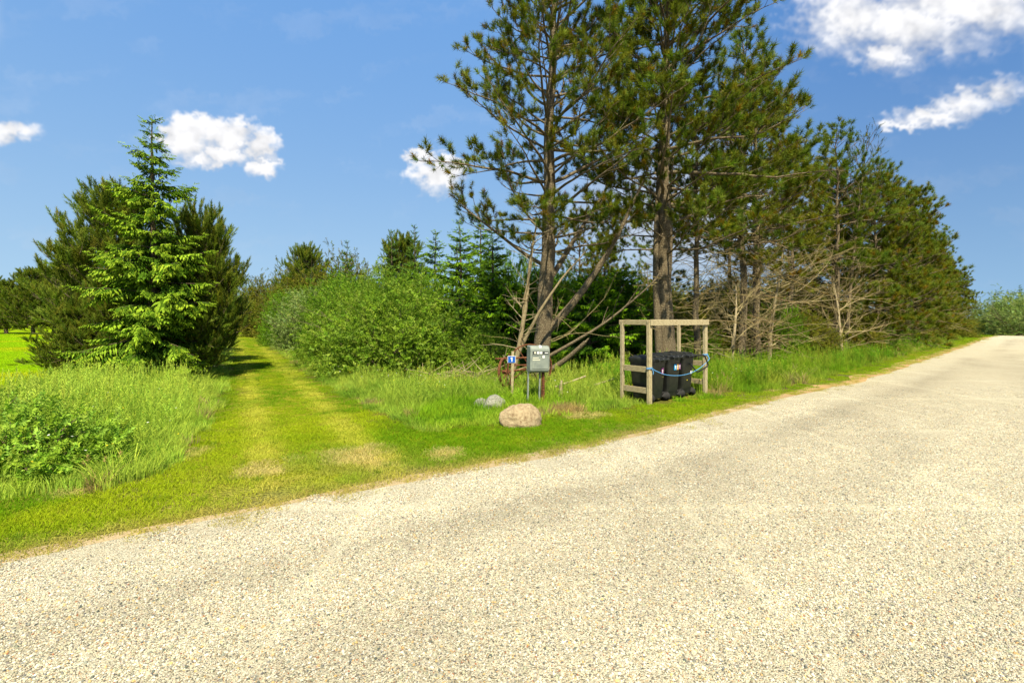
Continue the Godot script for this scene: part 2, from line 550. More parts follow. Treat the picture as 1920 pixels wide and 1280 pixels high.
func chip_color() -> Color:
	var r := rng.randf()
	if r < 0.42: return vary(lin(0.44, 0.41, 0.305), 0.18)
	if r < 0.64: return vary(lin(0.57, 0.545, 0.465), 0.14)
	if r < 0.85: return vary(lin(0.26, 0.245, 0.2), 0.3)
	if r < 0.94: return vary(lin(0.13, 0.13, 0.13), 0.3)
	if r < 0.98: return vary(lin(0.45, 0.3, 0.14), 0.25)
	return vary(lin(0.3, 0.13, 0.07), 0.2)

func build_chips() -> void:
	# loose and half set chips in the near part of the road, in patches of a quarter metre
	var patches := []
	for k in 5:
		var b := MB.new()
		for i in 300:
			var s := R(0.003, 0.0062) * (1.7 if rng.randf() < 0.05 else 1.0)
			var o := Vector3(R(-0.14, 0.14), R(-0.001, 0.003), R(-0.14, 0.14))
			var bs := Basis(Vector3.UP, R(0, TAU)) * Basis(Vector3.RIGHT, R(-0.4, 0.4))
			var sc := Vector3(s * R(0.9, 1.5), s * R(0.5, 0.85), s)
			var col := chip_color()
			var ring := []
			for q in 5:
				var a := TAU * q / 5.0 + R(-0.3, 0.3)
				ring.append(Vector3(cos(a), R(-0.2, 0.2), sin(a)))
			var tops := []
			for q in 5:
				tops.append(Vector3(ring[q].x * 0.55, R(0.7, 1.0), ring[q].z * 0.55))
			var T := func(p: Vector3) -> Vector3: return o + bs * (p * sc)
			for q in 5:
				var w := (q + 1) % 5
				b.face4(T.call(ring[q]), T.call(ring[w]), T.call(tops[w]), T.call(tops[q]), o, col)
				b.face3(T.call(tops[q]), T.call(tops[w]), T.call(Vector3(0, 0.95, 0)), o, col)
		patches.append(b.mesh(M.stone))
	var spots := [[], [], [], [], []]
	var tints := [[], [], [], [], []]
	var z := 1.7
	while z < 13.0:
		var x := -z * 1.2 - 0.6
		while x < z * 1.2 + 0.6:
			var p := Vector2(x + R(-0.06, 0.06), z + R(-0.06, 0.06))
			var d := road_d(p.x, p.y)
			if d < -0.02 and rng.randf() < smoothstep(13.5, 4.0, z) * (0.45 + 0.55 * smoothstep(0.1, 0.7, -d)):
				var k := rng.randi() % 5
				spots[k].append(Transform3D(Basis(Vector3.UP, R(0, TAU)), Vector3(p.x, 0.0095, -p.y)))
				var ru := RU.dot(p)
				var t := 0.95 + 0.3 * nz.get_noise_2d(ru * 1.6, d * 42.0) + 0.16 * nz.get_noise_2d(ru * 22.0 + 70.0, d * 30.0) + R(-0.04, 0.04)
				tints[k].append(lin(t, t * 0.99, t * 0.97))
			x += 0.21
		z += 0.21
	var holder := thing("gravel", "loose stone chips lying thick on the near road surface", "gravel", Vector3.ZERO)
	holder.set_meta("kind", "stuff")
	for k in 5:
		copies("stone_chips", patches[k], spots[k], tints[k], holder)

# ---------------------------------------------------------------- grass
func blade(b: MB, base: Vector3, h: float, w: float, lean: Vector3, segs: int, col: Color) -> void:
	var side := Vector3(R(-1, 1), 0, R(-1, 1)).normalized() * w * 0.5
	var last := base
	var lw := side
	for i in segs:
		var t := (i + 1.0) / segs
		var p := base + Vector3(lean.x * t * t, h * (t - 0.25 * lean.length() / maxf(h, 0.01) * t * t), lean.z * t * t)
		var nw := side * (1.0 - t * t)
		if i == segs - 1:
			b.tri(last - lw, last + lw, p, col)
		else:
			b.quad(last - lw, last + lw, p + nw, p - nw, col)
		last = p
		lw = nw

func short_patch(n: int, size: float, h0: float, h1: float, w: float, straw: float) -> MB:
	var b := MB.new()
	for i in n:
		var h := R(h0, h1)
		var a := R(0, TAU)
		var k := h * R(0.3, 1.5)
		var col := vary(lin(1, 1, 1), 0.2)
		if rng.randf() < straw: col = vary(lin(1.75, 1.3, 2.6), 0.2)
		blade(b, Vector3(R(-size, size), -0.004, R(-size, size)), h, w * R(0.7, 1.4), Vector3(cos(a) * k, 0, sin(a) * k), 2, col)
	return b

func tall_tuft(n: int, h0: float, h1: float, spread: float, straw: float, heads: int, w0 := 0.006, w1 := 0.011, arch := 0.5) -> MB:
	var b := MB.new()
	for i in n:
		var h := R(h0, h1)
		var a := R(0, TAU)
		var k := h * R(0.06, 1.1) * arch
		var r := spread * sqrt(rng.randf())
		var col := vary(lin(1, 1, 1), 0.22)
		if rng.randf() < straw: col = vary(lin(1.7, 1.25, 2.6), 0.2)
		blade(b, Vector3(cos(a) * r, -0.01, sin(a) * r), h, R(w0, w1), Vector3(cos(a + R(-1, 1)) * k, 0, sin(a + R(-1, 1)) * k), 4, col)
	for i in heads:
		# flowering stem with a loose panicle
		var a := R(0, TAU)
		var h := h1 * R(0.95, 1.22)
		var lean := Vector3(cos(a), 0, sin(a)) * h * R(0.05, 0.25)
		var base := Vector3(R(-spread, spread), 0, R(-spread, spread))
		var stemc := vary(lin(1.35, 1.1, 1.8), 0.15)
		blade(b, base, h, 0.005, lean, 4, stemc)
		var tip := base + Vector3(lean.x, h * (1.0 - 0.25 * lean.length() / h), lean.z)
		var headc := vary(lin(1.8, 1.2, 3.6), 0.2)
		for q in 15:
			var t := q / 15.0
			var p := base.lerp(tip, 1.0 - t * 0.2)
			var d := Vector3(R(-1, 1), R(0.4, 1.6), R(-1, 1)).normalized()
			var l := R(0.02, 0.05)
			var s := d.cross(Vector3(R(-1, 1), R(-1, 1), R(-1, 1))).normalized() * 0.006
			b.tri(p - s, p + s, p + d * l, headc)
	return b

func weed(n: int, h: float) -> MB:
	# upright leafy stems
	var b := MB.new()
	for i in n:
		var base := Vector3(R(-0.09, 0.09), 0, R(-0.09, 0.09))
		var hh := h * R(0.6, 1.1)
		var a := R(0, TAU)
		var lean := Vector3(cos(a), 0, sin(a)) * hh * R(0.05, 0.2)
		blade(b, base, hh, 0.007, lean, 3, lin(0.8, 0.8, 0.8))
		var y := 0.15
		while y < 1.0:
			var p := base + Vector3(lean.x * y * y, hh * y, lean.z * y * y)
			for s in 2:
				var az := R(0, TAU)
				var d := Vector3(cos(az), R(0.0, 0.7), sin(az)).normalized()
				var l := R(0.045, 0.085) * (1.15 - 0.5 * y)
				var sd := d.cross(Vector3.UP).normalized() * l * 0.2
				var col := vary(lin(1, 1, 1), 0.18)
				b.tri(p, p + d * l * 0.45 + sd, p + d * l, col)
				b.tri(p, p + d * l, p + d * l * 0.45 - sd, col)
			y += 0.075
	return b

func build_grass() -> void:
	var short_v := []
	for k in 4: short_v.append(short_patch(130, 0.13, 0.02, 0.055, 0.006, 0.26).mesh(M.grass))
	var short_far := []
	for k in 2: short_far.append(short_patch(150, 0.36, 0.03, 0.075, 0.016, 0.2).mesh(M.grass))
	var mid_v := []
	for k in 3: mid_v.append(tall_tuft(34, 0.1, 0.26, 0.1, 0.14, 0).mesh(M.grass))
	var tall_v := []
	for k in 3: tall_v.append(tall_tuft(20, 0.22, 0.68, 0.11, 0.2, 4, 0.005, 0.009, 0.5).mesh(M.grass))
	for k in 3: tall_v.append(tall_tuft(17, 0.25, 0.72, 0.1, 0.06, 0, 0.011, 0.019, 0.8).mesh(M.grass))
	for k in 2: tall_v.append(tall_tuft(30, 0.15, 0.5, 0.12, 0.2, 1, 0.006, 0.01, 0.7).mesh(M.grass))
	var weed_v := []
	for k in 3: weed_v.append(weed(5, 0.62).mesh(M.leaf))
	var lists := {"short": [short_v, [], []], "far": [short_far, [], []], "mid": [mid_v, [], []], "tall": [tall_v, [], []], "weed": [weed_v, [], []], "crop": [short_far, [], []]}
	for key in lists:
		for k in lists[key][0].size():
			lists[key][1].append([])
			lists[key][2].append([])
	var put := func(key: String, x: float, z: float, sc: float, sy: float, col: Color) -> void:
		var k := rng.randi() % int(lists[key][0].size())
		lists[key][1][k].append(Transform3D(Basis(Vector3.UP, R(0, TAU)).scaled(Vector3(sc, sc * sy, sc)), Vector3(x, 0.003, -z)))
		lists[key][2][k].append(col)
	# mown grass
	var z := 2.6
	while z < 75.0:
		var step := clampf(0.018 * z + 0.03, 0.13, 0.9)
		var x := -z * 1.22 - 1.0
		while x < z * 1.22 + 1.0:
			var px := x + R(-0.5, 0.5) * step
			var pz := z + R(-0.5, 0.5) * step
			x += step
			var d := road_d(px, pz)
			if d < -0.3 or d > 90.0: continue
			var zn := zone(px, pz)
			var u := RU.dot(Vector2(px, pz))
			var l := lane(px, pz)
			if zn != 1 and not (d < 0.0 and rng.randf() < 0.22 * (1.0 + d / 0.3) + 0.5 * maxf(0.0, nz.get_noise_2d(px * 60.0, pz * 60.0))): continue
			var n1 := nz.get_noise_2d(px * 11.0, pz * 11.0)
			var n2 := nz.get_noise_2d(px * 45.0 + 60.0, pz * 45.0)
			var bare := smoothstep(0.4, 0.0, d + 0.35 * n2 + 0.12) * 0.5
			var junction := smoothstep(2.6, 0.6, d) * smoothstep(1.6, 0.4, absf(l.x + 0.1))
			bare = maxf(bare, junction * clampf(0.35 + n1 * 1.4, 0, 0.8))
			if rng.randf() < bare: continue
			var c := lin(0.15, 0.29, 0.008).lerp(lin(0.34, 0.43, 0.014), clampf(0.42 + n1 * 1.5 + n2 * 0.8, 0, 1))
			if absf(l.x) < 1.7 and l.y < 50.0:
				var track := smoothstep(0.3, 0.08, absf(absf(l.x) - 0.6))
				c = c.lerp(lin(0.56, 0.56, 0.07), clampf(0.85 * track * (0.75 + n2) + 0.2 * junction, 0, 1)).lerp(lin(0.13, 0.25, 0.007), 0.6 * smoothstep(0.8, 1.15, absf(l.x)) * smoothstep(-9.0, -4.0, l.y))
			c = c.lerp(lin(0.46, 0.38, 0.1), clampf(smoothstep(0.45, 0.02, d + 0.2 * n2) * 0.85 + junction * clampf(n2 + 0.3, 0, 1) * 0.6, 0, 0.85))
			if u > 7.0 and d < 3.0: c = c.lerp(lin(0.22, 0.36, 0.01), 0.6 * smoothstep(0.1, 0.5, d))
			for sp in [[-4.25, 5.95, 0.35], [-4.5, 5.15, 0.5], [-1.9, 5.75, 0.6], [-2.9, 5.35, 0.4], [1.5, 8.5, 0.55], [6.3, 11.4, 0.45], [-0.9, 6.0, 0.3]]:
				var away: float = Vector2(px - sp[0], pz - sp[1]).length() / sp[2] + 0.8 * n2
				c = c.lerp(lin(0.62, 0.5, 0.2), 0.85 * smoothstep(1.0, 0.4, away))
			c = vary(c, 0.1)
			var sy := R(0.8, 1.3) * (1.0 - 0.45 * bare) * (0.75 if absf(l.x) < 1.0 and l.y > -9.0 else 1.0)
			if z < 15.0: put.call("short", px, pz, 1.0, sy, c)
			else: put.call("far", px, pz, clampf(z / 40.0, 0.6, 1.3), sy, c)
		z += step
	# rough grass
	z = 3.4
	while z < 95.0:
		var step := clampf(0.0105 * z + 0.035, 0.1, 0.8)
		var x := -z * 1.22 - 1.0
		while x < z * 1.22 + 1.0:
			var px := x + R(-0.5, 0.5) * step
			var pz := z + R(-0.5, 0.5) * step
			x += step
			var zn := zone(px, pz)
			if zn != 2 and not (zn == 1 and rng.randf() < 0.02) and not (zn == 3 and pz < 26.0 and rng.randf() < 0.12): continue
			var d := road_d(px, pz)
			if d < 0.25: continue
			var p := Vector2(px, pz)
			var u := RU.dot(p)
			var l := lane(px, pz)
			# the bins and the stones keep it down
			var q := Vector2((px - 2.84) * 0.781 + (pz - 9.5) * 0.625, -(px - 2.84) * 0.625 + (pz - 9.5) * 0.781)
			if q.x > 0.02 and q.x < 2.1 and q.y > -0.12 and q.y < 0.8: continue
			if p.distance_to(Vector2(0.15, 7.72)) < 0.28 or p.distance_to(Vector2(-0.38, 9.2)) < 0.17: continue
			if p.distance_to(Vector2(-5.55, 5.35)) < 0.6: continue
			var n1 := nz.get_noise_2d(px * 8.0 + 20.0, pz * 8.0)
			var n2 := nz.get_noise_2d(px * 30.0, pz * 30.0 + 40.0)
			var vw := verge_w(u)
			var inset := minf(d - vw, absf(l.x) - lane_half(l.y))
			var edge := clampf((inset + 0.35 * n2) / 1.1, 0.0, 1.0)
			if zn == 1:
				put.call("mid", px, pz, 0.5, R(0.5, 0.8), vary(lin(0.17, 0.26, 0.02), 0.15))
				continue
			var h := 0.9
			var c := lin(0.23, 0.41, 0.018).lerp(lin(0.38, 0.5, 0.05), clampf(0.5 + n1 * 1.3, 0, 1))
			if l.x < 0.0:
				h = 0.84 + 0.2 * n1
				c = c.lerp(lin(0.5, 0.62, 0.1), 0.5)
			elif p.distance_to(Vector2(-0.1, 8.6)) < 1.7:
				h = 0.5 + 0.15 * n1
			elif u < 9.0 and px < 3.0:
				h = 0.62 + 0.25 * n1
				c = c.lerp(lin(0.45, 0.48, 0.12), 0.3)
			else:
				h = 0.88 + 0.2 * n1
				c = lin(0.18, 0.33, 0.016).lerp(lin(0.34, 0.42, 0.05), clampf(0.5 + n1 * 1.6 + n2 * 0.6, 0, 1))
			if absf(l.x) < lane_half(l.y) + 1.2 and l.y > -3.0: h *= 0.75
			if q.x > -0.6 and q.x < 2.6 and q.y < 0.1 and q.y > -1.2: h *= 0.32
			h *= (0.36 + 0.64 * edge) * (1.0 + 0.35 * n2 + R(-0.18, 0.22))
			if n2 > 0.42 and edge < 0.5: c = lin(0.38, 0.31, 0.12)
			if p.distance_to(Vector2(1.05, 8.9)) < 0.36 + 0.2 * n2: c = lin(0.42, 0.32, 0.12)
			if n2 < -0.25: c = c.lerp(lin(0.1, 0.24, 0.012), 0.6)
			c = vary(c, 0.24)
			var key := "tall" if h > 0.5 else "mid"
			if key == "mid": h = clampf(h * 2.0, 0.5, 1.5)
			put.call(key, px, pz, 1.0 if z < 15.0 else clampf(z / 22.0, 0.8, 1.5), h if z < 15.0 else h / clampf(z / 22.0, 0.8, 1.5), c)
			if u > 9.0 and q.y > -0.2 and n1 > -0.1 and rng.randf() < 0.3 and z < 30.0:
				put.call("weed", px, pz, 1.0, R(0.8, 1.25), vary(lin(0.13, 0.32, 0.015), 0.15))
		z += step
	var fb := MB.new()
	for q in 6:
		var a := TAU * q / 6.0
		var a2 := TAU * (q + 1) / 6.0
		fb.tri(Vector3.ZERO, Vector3(cos(a), 0.35, sin(a)) * 0.012, Vector3(cos(a2), 0.35, sin(a2)) * 0.012)
	var fspots := []
	var ftints := []
	while fspots.size() < 260:
		var px := R(-9.0, 6.0)
		var pz := R(4.5, 13.0)
		var zn := zone(px, pz)
		if zn != 2 or nz.get_noise_2d(px * 20.0, pz * 20.0) < 0.05: continue
		fspots.append(Transform3D(Basis(Vector3.UP, R(0, TAU)) * Basis(Vector3.RIGHT, R(-0.5, 0.5)), Vector3(px, R(0.3, 0.55), -pz)))
		ftints.append(vary(lin(0.75, 0.6, 0.03), 0.1) if rng.randf() < 0.7 else vary(lin(0.75, 0.75, 0.68), 0.08))
	var flowers := copies("wildflowers", fb.mesh(M.leaf), fspots, ftints, self)
	tag(flowers, "scattered tiny yellow and white wildflowers among the rough grass", "wildflowers")
	z = 6.0
	while z < 60.0:
		var step := clampf(0.02 * z + 0.06, 0.2, 0.9)
		var x := -z * 1.3 - 1.0
		while x < -6.0:
			var px := x + R(-0.5, 0.5) * step
			var pz := z + R(-0.5, 0.5) * step
			x += step
			if zone(px, pz) != 4: continue
			var n1 := nz.get_noise_2d(px * 6.0, pz * 6.0)
			put.call("crop", px, pz, clampf(z / 30.0, 0.7, 1.3), R(1.0, 1.6), vary(lin(0.33, 0.55, 0.008).lerp(lin(0.55, 0.55, 0.015), clampf(n1 * 1.5 + smoothstep(12.0, 8.0, z) * 0.5, 0, 1)), 0.08))
		z += step
	var what := {"crop": ["field_crop", "short bright green crop on the open field at the left", "crop"], "short": ["mown_grass", "short mown yellow green grass on the track and along the road edge", "grass"], "far": ["lane_grass", "mown grass on the far stretch of the track and verge", "grass"],
		"mid": ["rough_grass", "knee high rough grass along the edges of the mown strips", "grass"], "tall": ["tall_grass", "tall seeding meadow grass in front of the trees and bushes", "tall grass"],
		"weed": ["leafy_weeds", "upright leafy green weeds among the tall grass along the pine belt", "weeds"]}
	for key in lists:
		var holder := thing(what[key][0], what[key][1], what[key][2], Vector3.ZERO)
		holder.set_meta("kind", "stuff")
		for k in lists[key][0].size():
			if lists[key][1][k].size():
				copies("tufts", lists[key][0][k], lists[key][1][k], lists[key][2][k], holder)
		var total := 0
		for k in lists[key][1]: total += k.size()
		print(key, " ", total)

# ---------------------------------------------------------------- woody plants
func limb(b: MB, p0: Vector3, dir: Vector3, length: float, r0: float, r1: float, segs: int, bend: Vector3, wander: float, sides: int, col := Color.WHITE) -> PackedVector3Array:
	var pts := PackedVector3Array([p0])
	var rad := PackedFloat32Array([r0])
	var d := dir
	for i in segs:
		d = (d + bend / segs + Vector3(R(-1, 1), R(-1, 1), R(-1, 1)) * wander).normalized()
		pts.push_back(pts[i] + d * length / segs)
		rad.push_back(lerpf(r0, r1, (i + 1.0) / segs))
	b.tube(pts, rad, sides, col)
	return pts

func on(pts: PackedVector3Array, t: float) -> Vector3:
	var f := clampf(t, 0.0, 0.9999) * (pts.size() - 1)
	var i := int(f)
	return pts[i].lerp(pts[i + 1], f - i)

func heading(pts: PackedVector3Array, t: float) -> Vector3:
	var i := int(clampf(t, 0.0, 0.9999) * (pts.size() - 1))
	return (pts[i + 1] - pts[i]).normalized()

var tufts := []
var brushes := []
var shoots_old: MB
var frond_axis: MB
var frond_old := []
var frond_new := []
var leaf_sprays := []

func needle_tuft(n: int, axis_len: float, l0: float, l1: float, open: float, w: float) -> MB:
	var b := MB.new()
	for i in n:
		var s := axis_len * (0.1 + 0.9 * i / n)
		var a := i * 2.4 + R(-0.4, 0.4)
		var k := open * R(0.6, 1.25) * (1.0 if i < n - 4 else 0.4)
		var d := Vector3(cos(a) * sin(k), cos(k), sin(a) * sin(k))
		var p := Vector3(0, s, 0)
		var l := R(l0, l1)
		var side := d.cross(Vector3(R(-1, 1), R(-1, 1), R(-1, 1))).normalized() * w * 0.5
		b.tri(p - side, p + side, p + d * l)
	return b

func spindle(b: MB, p: Vector3, d: Vector3, l: float, r: float) -> void:
	var x := d.cross(Vector3.UP if absf(d.y) < 0.9 else Vector3.RIGHT).normalized()
	var y := d.cross(x)
	var m := p + d * l * 0.35
	var e := p + d * l
	for k in 3:
		var a := TAU * k / 3.0
		var a2 := TAU * (k + 1) / 3.0
		var o := (x * cos(a) + y * sin(a)) * r
		var o2 := (x * cos(a2) + y * sin(a2)) * r
		b.tri(p, m + o, m + o2)
		b.tri(m + o, e, m + o2)

func plant_pieces() -> void:
	for k in 4:
		tufts.append(needle_tuft(34, 0.11, 0.075, 0.12, 1.05, 0.011))
		brushes.append(needle_tuft(46, 0.26, 0.05, 0.085, 0.75, 0.0125))
	# spruce fronds: a branchlet of unit length with side shoots that hang a little; the outer ones are this year's
	for k in 4:
		var o := MB.new()
		var nw := MB.new()
		for i in 9:
			var t := 0.06 + 0.86 * i / 9.0
			var p := Vector3(0, t, -0.1 * t * t)
			for s: float in [-1.0, 1.0]:
				var l := (0.36 * (1.0 - t) + 0.12) * R(0.75, 1.2)
				var d := Vector3(s * R(0.55, 0.95), R(0.55, 0.9), R(-1.05, -0.1)).normalized()
				if l > 0.2:
					spindle(o, p, d, l * 0.64, 0.036)
					spindle(nw, p + d * l * 0.58, (d + Vector3(0, 0, -0.6)).normalized(), l * 0.66, 0.042)
					spindle(o, p + d * l * 0.3, (d + Vector3(-s * 0.7, 0.2, -0.2)).normalized(), l * 0.45, 0.034)
				else:
					spindle(nw, p, (d + Vector3(0, 0, -0.2)).normalized(), l, 0.042)
		spindle(nw, Vector3(0, 0.9, -0.09), Vector3(0, 1, -0.35).normalized(), 0.2, 0.045)
		spindle(o, Vector3.ZERO, Vector3(0, 1, -0.05).normalized(), 1.0, 0.02)
		frond_old.append(o)
		frond_new.append(nw)
	# sprays of broad leaves on a twig
	for k in 5:
		var b := MB.new()
		for i in 13:
			var t := i / 13.0
			var p := Vector3(0, 0.2 * t, 0)
			var a := i * 2.4 + R(-0.5, 0.5)
			var d := Vector3(cos(a), R(0.25, 1.1), sin(a)).normalized()
			var l := R(0.045, 0.075)
			var sd := d.cross(Vector3(R(-0.5, 0.5), 1, R(-0.5, 0.5))).normalized() * l * R(0.22, 0.3)
			var up := sd.cross(d).normalized() * l * 0.1
			b.tri(p, p + d * l * 0.45 + sd + up, p + d * l)
			b.tri(p, p + d * l, p + d * l * 0.45 - sd + up)
		leaf_sprays.append(b)

func grow_pine(o: Dictionary) -> Dictionary:
	# o: height, radius (trunk), base (lowest living whorl), reach, gap, per, low, high, sec (gap of side branches), size, cols, lean, dead (how many bare lower limbs), kind of tuft, side (Vector3: limbs that way are longer)
	var wood := MB.new()
	var dead := MB.new()
	var crown := MB.new()
	var h: float = o.height
	var lean: Vector3 = o.get("lean", Vector3.ZERO)
	var pts := PackedVector3Array()
	var rad := PackedFloat32Array()
	var w := Vector3.ZERO
	for i in 15:
		var t := i / 14.0
		if i > 0: w += Vector3(R(-1, 1), 0, R(-1, 1)) * h * 0.006
		pts.push_back(Vector3(0, h * t - 0.15, 0) + lean * t + w)
		rad.push_back(o.radius * (pow(1.0 - t, 0.85) + (0.35 * exp(-t * 40.0))) + 0.012)
	wood.tube(pts, rad, 10)
	var set_: Array = brushes if o.get("brush", false) else tufts
	var size: float = o.get("size", 1.0)
	var cols: Array = o.cols
	var tuft := func(p: Vector3, d: Vector3) -> void:
		var dd := (d + Vector3(R(-0.35, 0.35), R(0.0, 0.7), R(-0.35, 0.35))).normalized()
		var col: Color = cols[rng.randi() % cols.size()]
		var s := size * R(0.8, 1.2)
		if rng.randf() < 0.22: col = col.lerp(lin(0.22, 0.28, 0.045), 0.6)
		crown.stamp(set_[rng.randi() % set_.size()], Transform3D(along(dd, R(0, TAU)).scaled(Vector3(s, s, s)), p), vary(col, 0.32))
	var y: float = o.base
	var turn := R(0, TAU)
	while y < h - 0.25:
		var t: float = (y - o.base) / (h - o.base)
		var per: int = maxi(2, int(round(o.per * R(0.7, 1.3))))
		turn += R(0.5, 1.3)
		for k in per:
			var az := turn + TAU * k / per + R(-0.35, 0.35)
			var flat := Vector3(cos(az), 0, sin(az))
			var reach: float = o.reach * (pow(1.0 - t, o.get("taper", 0.7)) * (0.55 + 0.45 * smoothstep(-0.05, 0.25, t)) + 0.05) * R(o.get("rough", 0.6), 1.12)
			if o.has("side"):
				reach *= 1.0 + flat.dot(o.side)
			if reach < 0.15: continue
			var el: float = lerpf(o.low, o.high, t) + R(-0.16, 0.16)
			var dir := (flat * cos(el) + Vector3.UP * sin(el)).normalized()
			var base := on(pts, y / h + R(-0.01, 0.01))
			var lr := clampf(0.011 * reach + 0.008, 0.012, 0.07)
			var lp := limb(wood, base, dir, reach, lr, 0.006, 9, Vector3.UP * o.get("bend", 0.45) + flat * 0.25, o.get("twist", 0.19), 5)
			var s: float = o.get("inner", 0.3)
			var sg := 1.0
			while s < 0.98:
				sg = -sg
				var hd := heading(lp, s)
				var sl: float = (reach * (1.0 - s) * 0.5 + 0.22) * R(0.7, 1.2)
				var sd := (hd.rotated(Vector3.UP, sg * R(0.6, 1.15)) + Vector3.UP * R(0.0, 0.35)).normalized()
				var sp := limb(wood, on(lp, s), sd, sl, 0.009, 0.003, 4, Vector3.UP * 0.3, 0.2, 3)
				var q: float = o.get("outer", 0.45)
				while q < 1.01:
					var td := heading(sp, q)
					if q < 0.9 and rng.randf() < 0.75:
						var tl := R(0.1, 0.24)
						var t2 := (td.rotated(Vector3.UP, R(-1.2, 1.2)) + Vector3.UP * R(0.1, 0.6)).normalized()
						var tp := on(sp, q)
						wood.tube(PackedVector3Array([tp, tp + t2 * tl]), PackedFloat32Array([0.004, 0.003]), 3)
						tuft.call(tp + t2 * tl * 0.9, t2)
						tuft.call(tp + t2 * tl * 0.75 + Vector3(R(-0.07, 0.07), R(-0.02, 0.07), R(-0.07, 0.07)), t2)
						if rng.randf() < 0.5: tuft.call(tp + t2 * tl * R(0.3, 0.6), t2)
					else:
						tuft.call(on(sp, q), td)
					q += 0.14 / maxf(sl, 0.22)
				s += o.sec / reach * R(0.8, 1.2)
			tuft.call(lp[-1], heading(lp, 1.0))
		y += o.gap * R(0.8, 1.2) * (1.0 - 0.35 * t)
	tuft.call(pts[-1], Vector3.UP)
	# bare lower limbs
	for i in int(o.get("dead", 0)):
		var yy := R(0.35, o.base + 0.9)
		var az := R(0, TAU)
		var flat := Vector3(cos(az), 0, sin(az))
		var el := R(-0.25, 0.5)
		var reach := R(0.8, 3.0)
		var lp := limb(dead, on(pts, yy / h), (flat * cos(el) + Vector3.UP * sin(el)).normalized(), reach, R(0.008, 0.018), 0.003, 8, Vector3(0, R(-0.6, 0.8), 0), 0.22, 4, vary(lin(1.0, 0.93, 0.68), 0.35))
		for k in 5:
			var t := R(0.3, 0.95)
			var d := (heading(lp, t).rotated(Vector3.UP, R(-1.1, 1.1)) + Vector3(0, R(-0.3, 0.5), 0)).normalized()
			limb(dead, on(lp, t), d, R(0.25, 0.9), 0.006, 0.002, 4, Vector3(0, R(-0.3, 0.4), 0), 0.2, 3, vary(lin(1.15, 1.08, 0.78), 0.3))
	return {"wood": wood, "dead": dead, "crown": crown, "pts": pts}

func pine_node(g: Dictionary, called: String, label: String, where: Vector3, turn: float, sc := 1.0, group := "") -> Node3D:
	var t := thing(called, label, "tree", where, turn, group)
	part("trunk", g.wood.mesh(M.bark), t)
	if g.dead.v.size():
		part("dead_branches", g.dead.mesh(M.deadwood), t, "stuff")
	part("crown", g.crown.mesh(M.needle), t, "stuff")
	t.scale = Vector3.ONE * sc
	return t

func again(src: Node3D, label: String, where: Vector3, turn: float, sc := Vector3.ONE) -> Node3D:
	var base := src.name.rstrip("0123456789").trim_suffix("_")
	var o: Node3D = src.duplicate()
	o.name = numbered(base)
	add_child(o)
	o.position = where
	o.rotation.y = turn
	o.scale = sc
	o.set_meta("label", label)
	return o

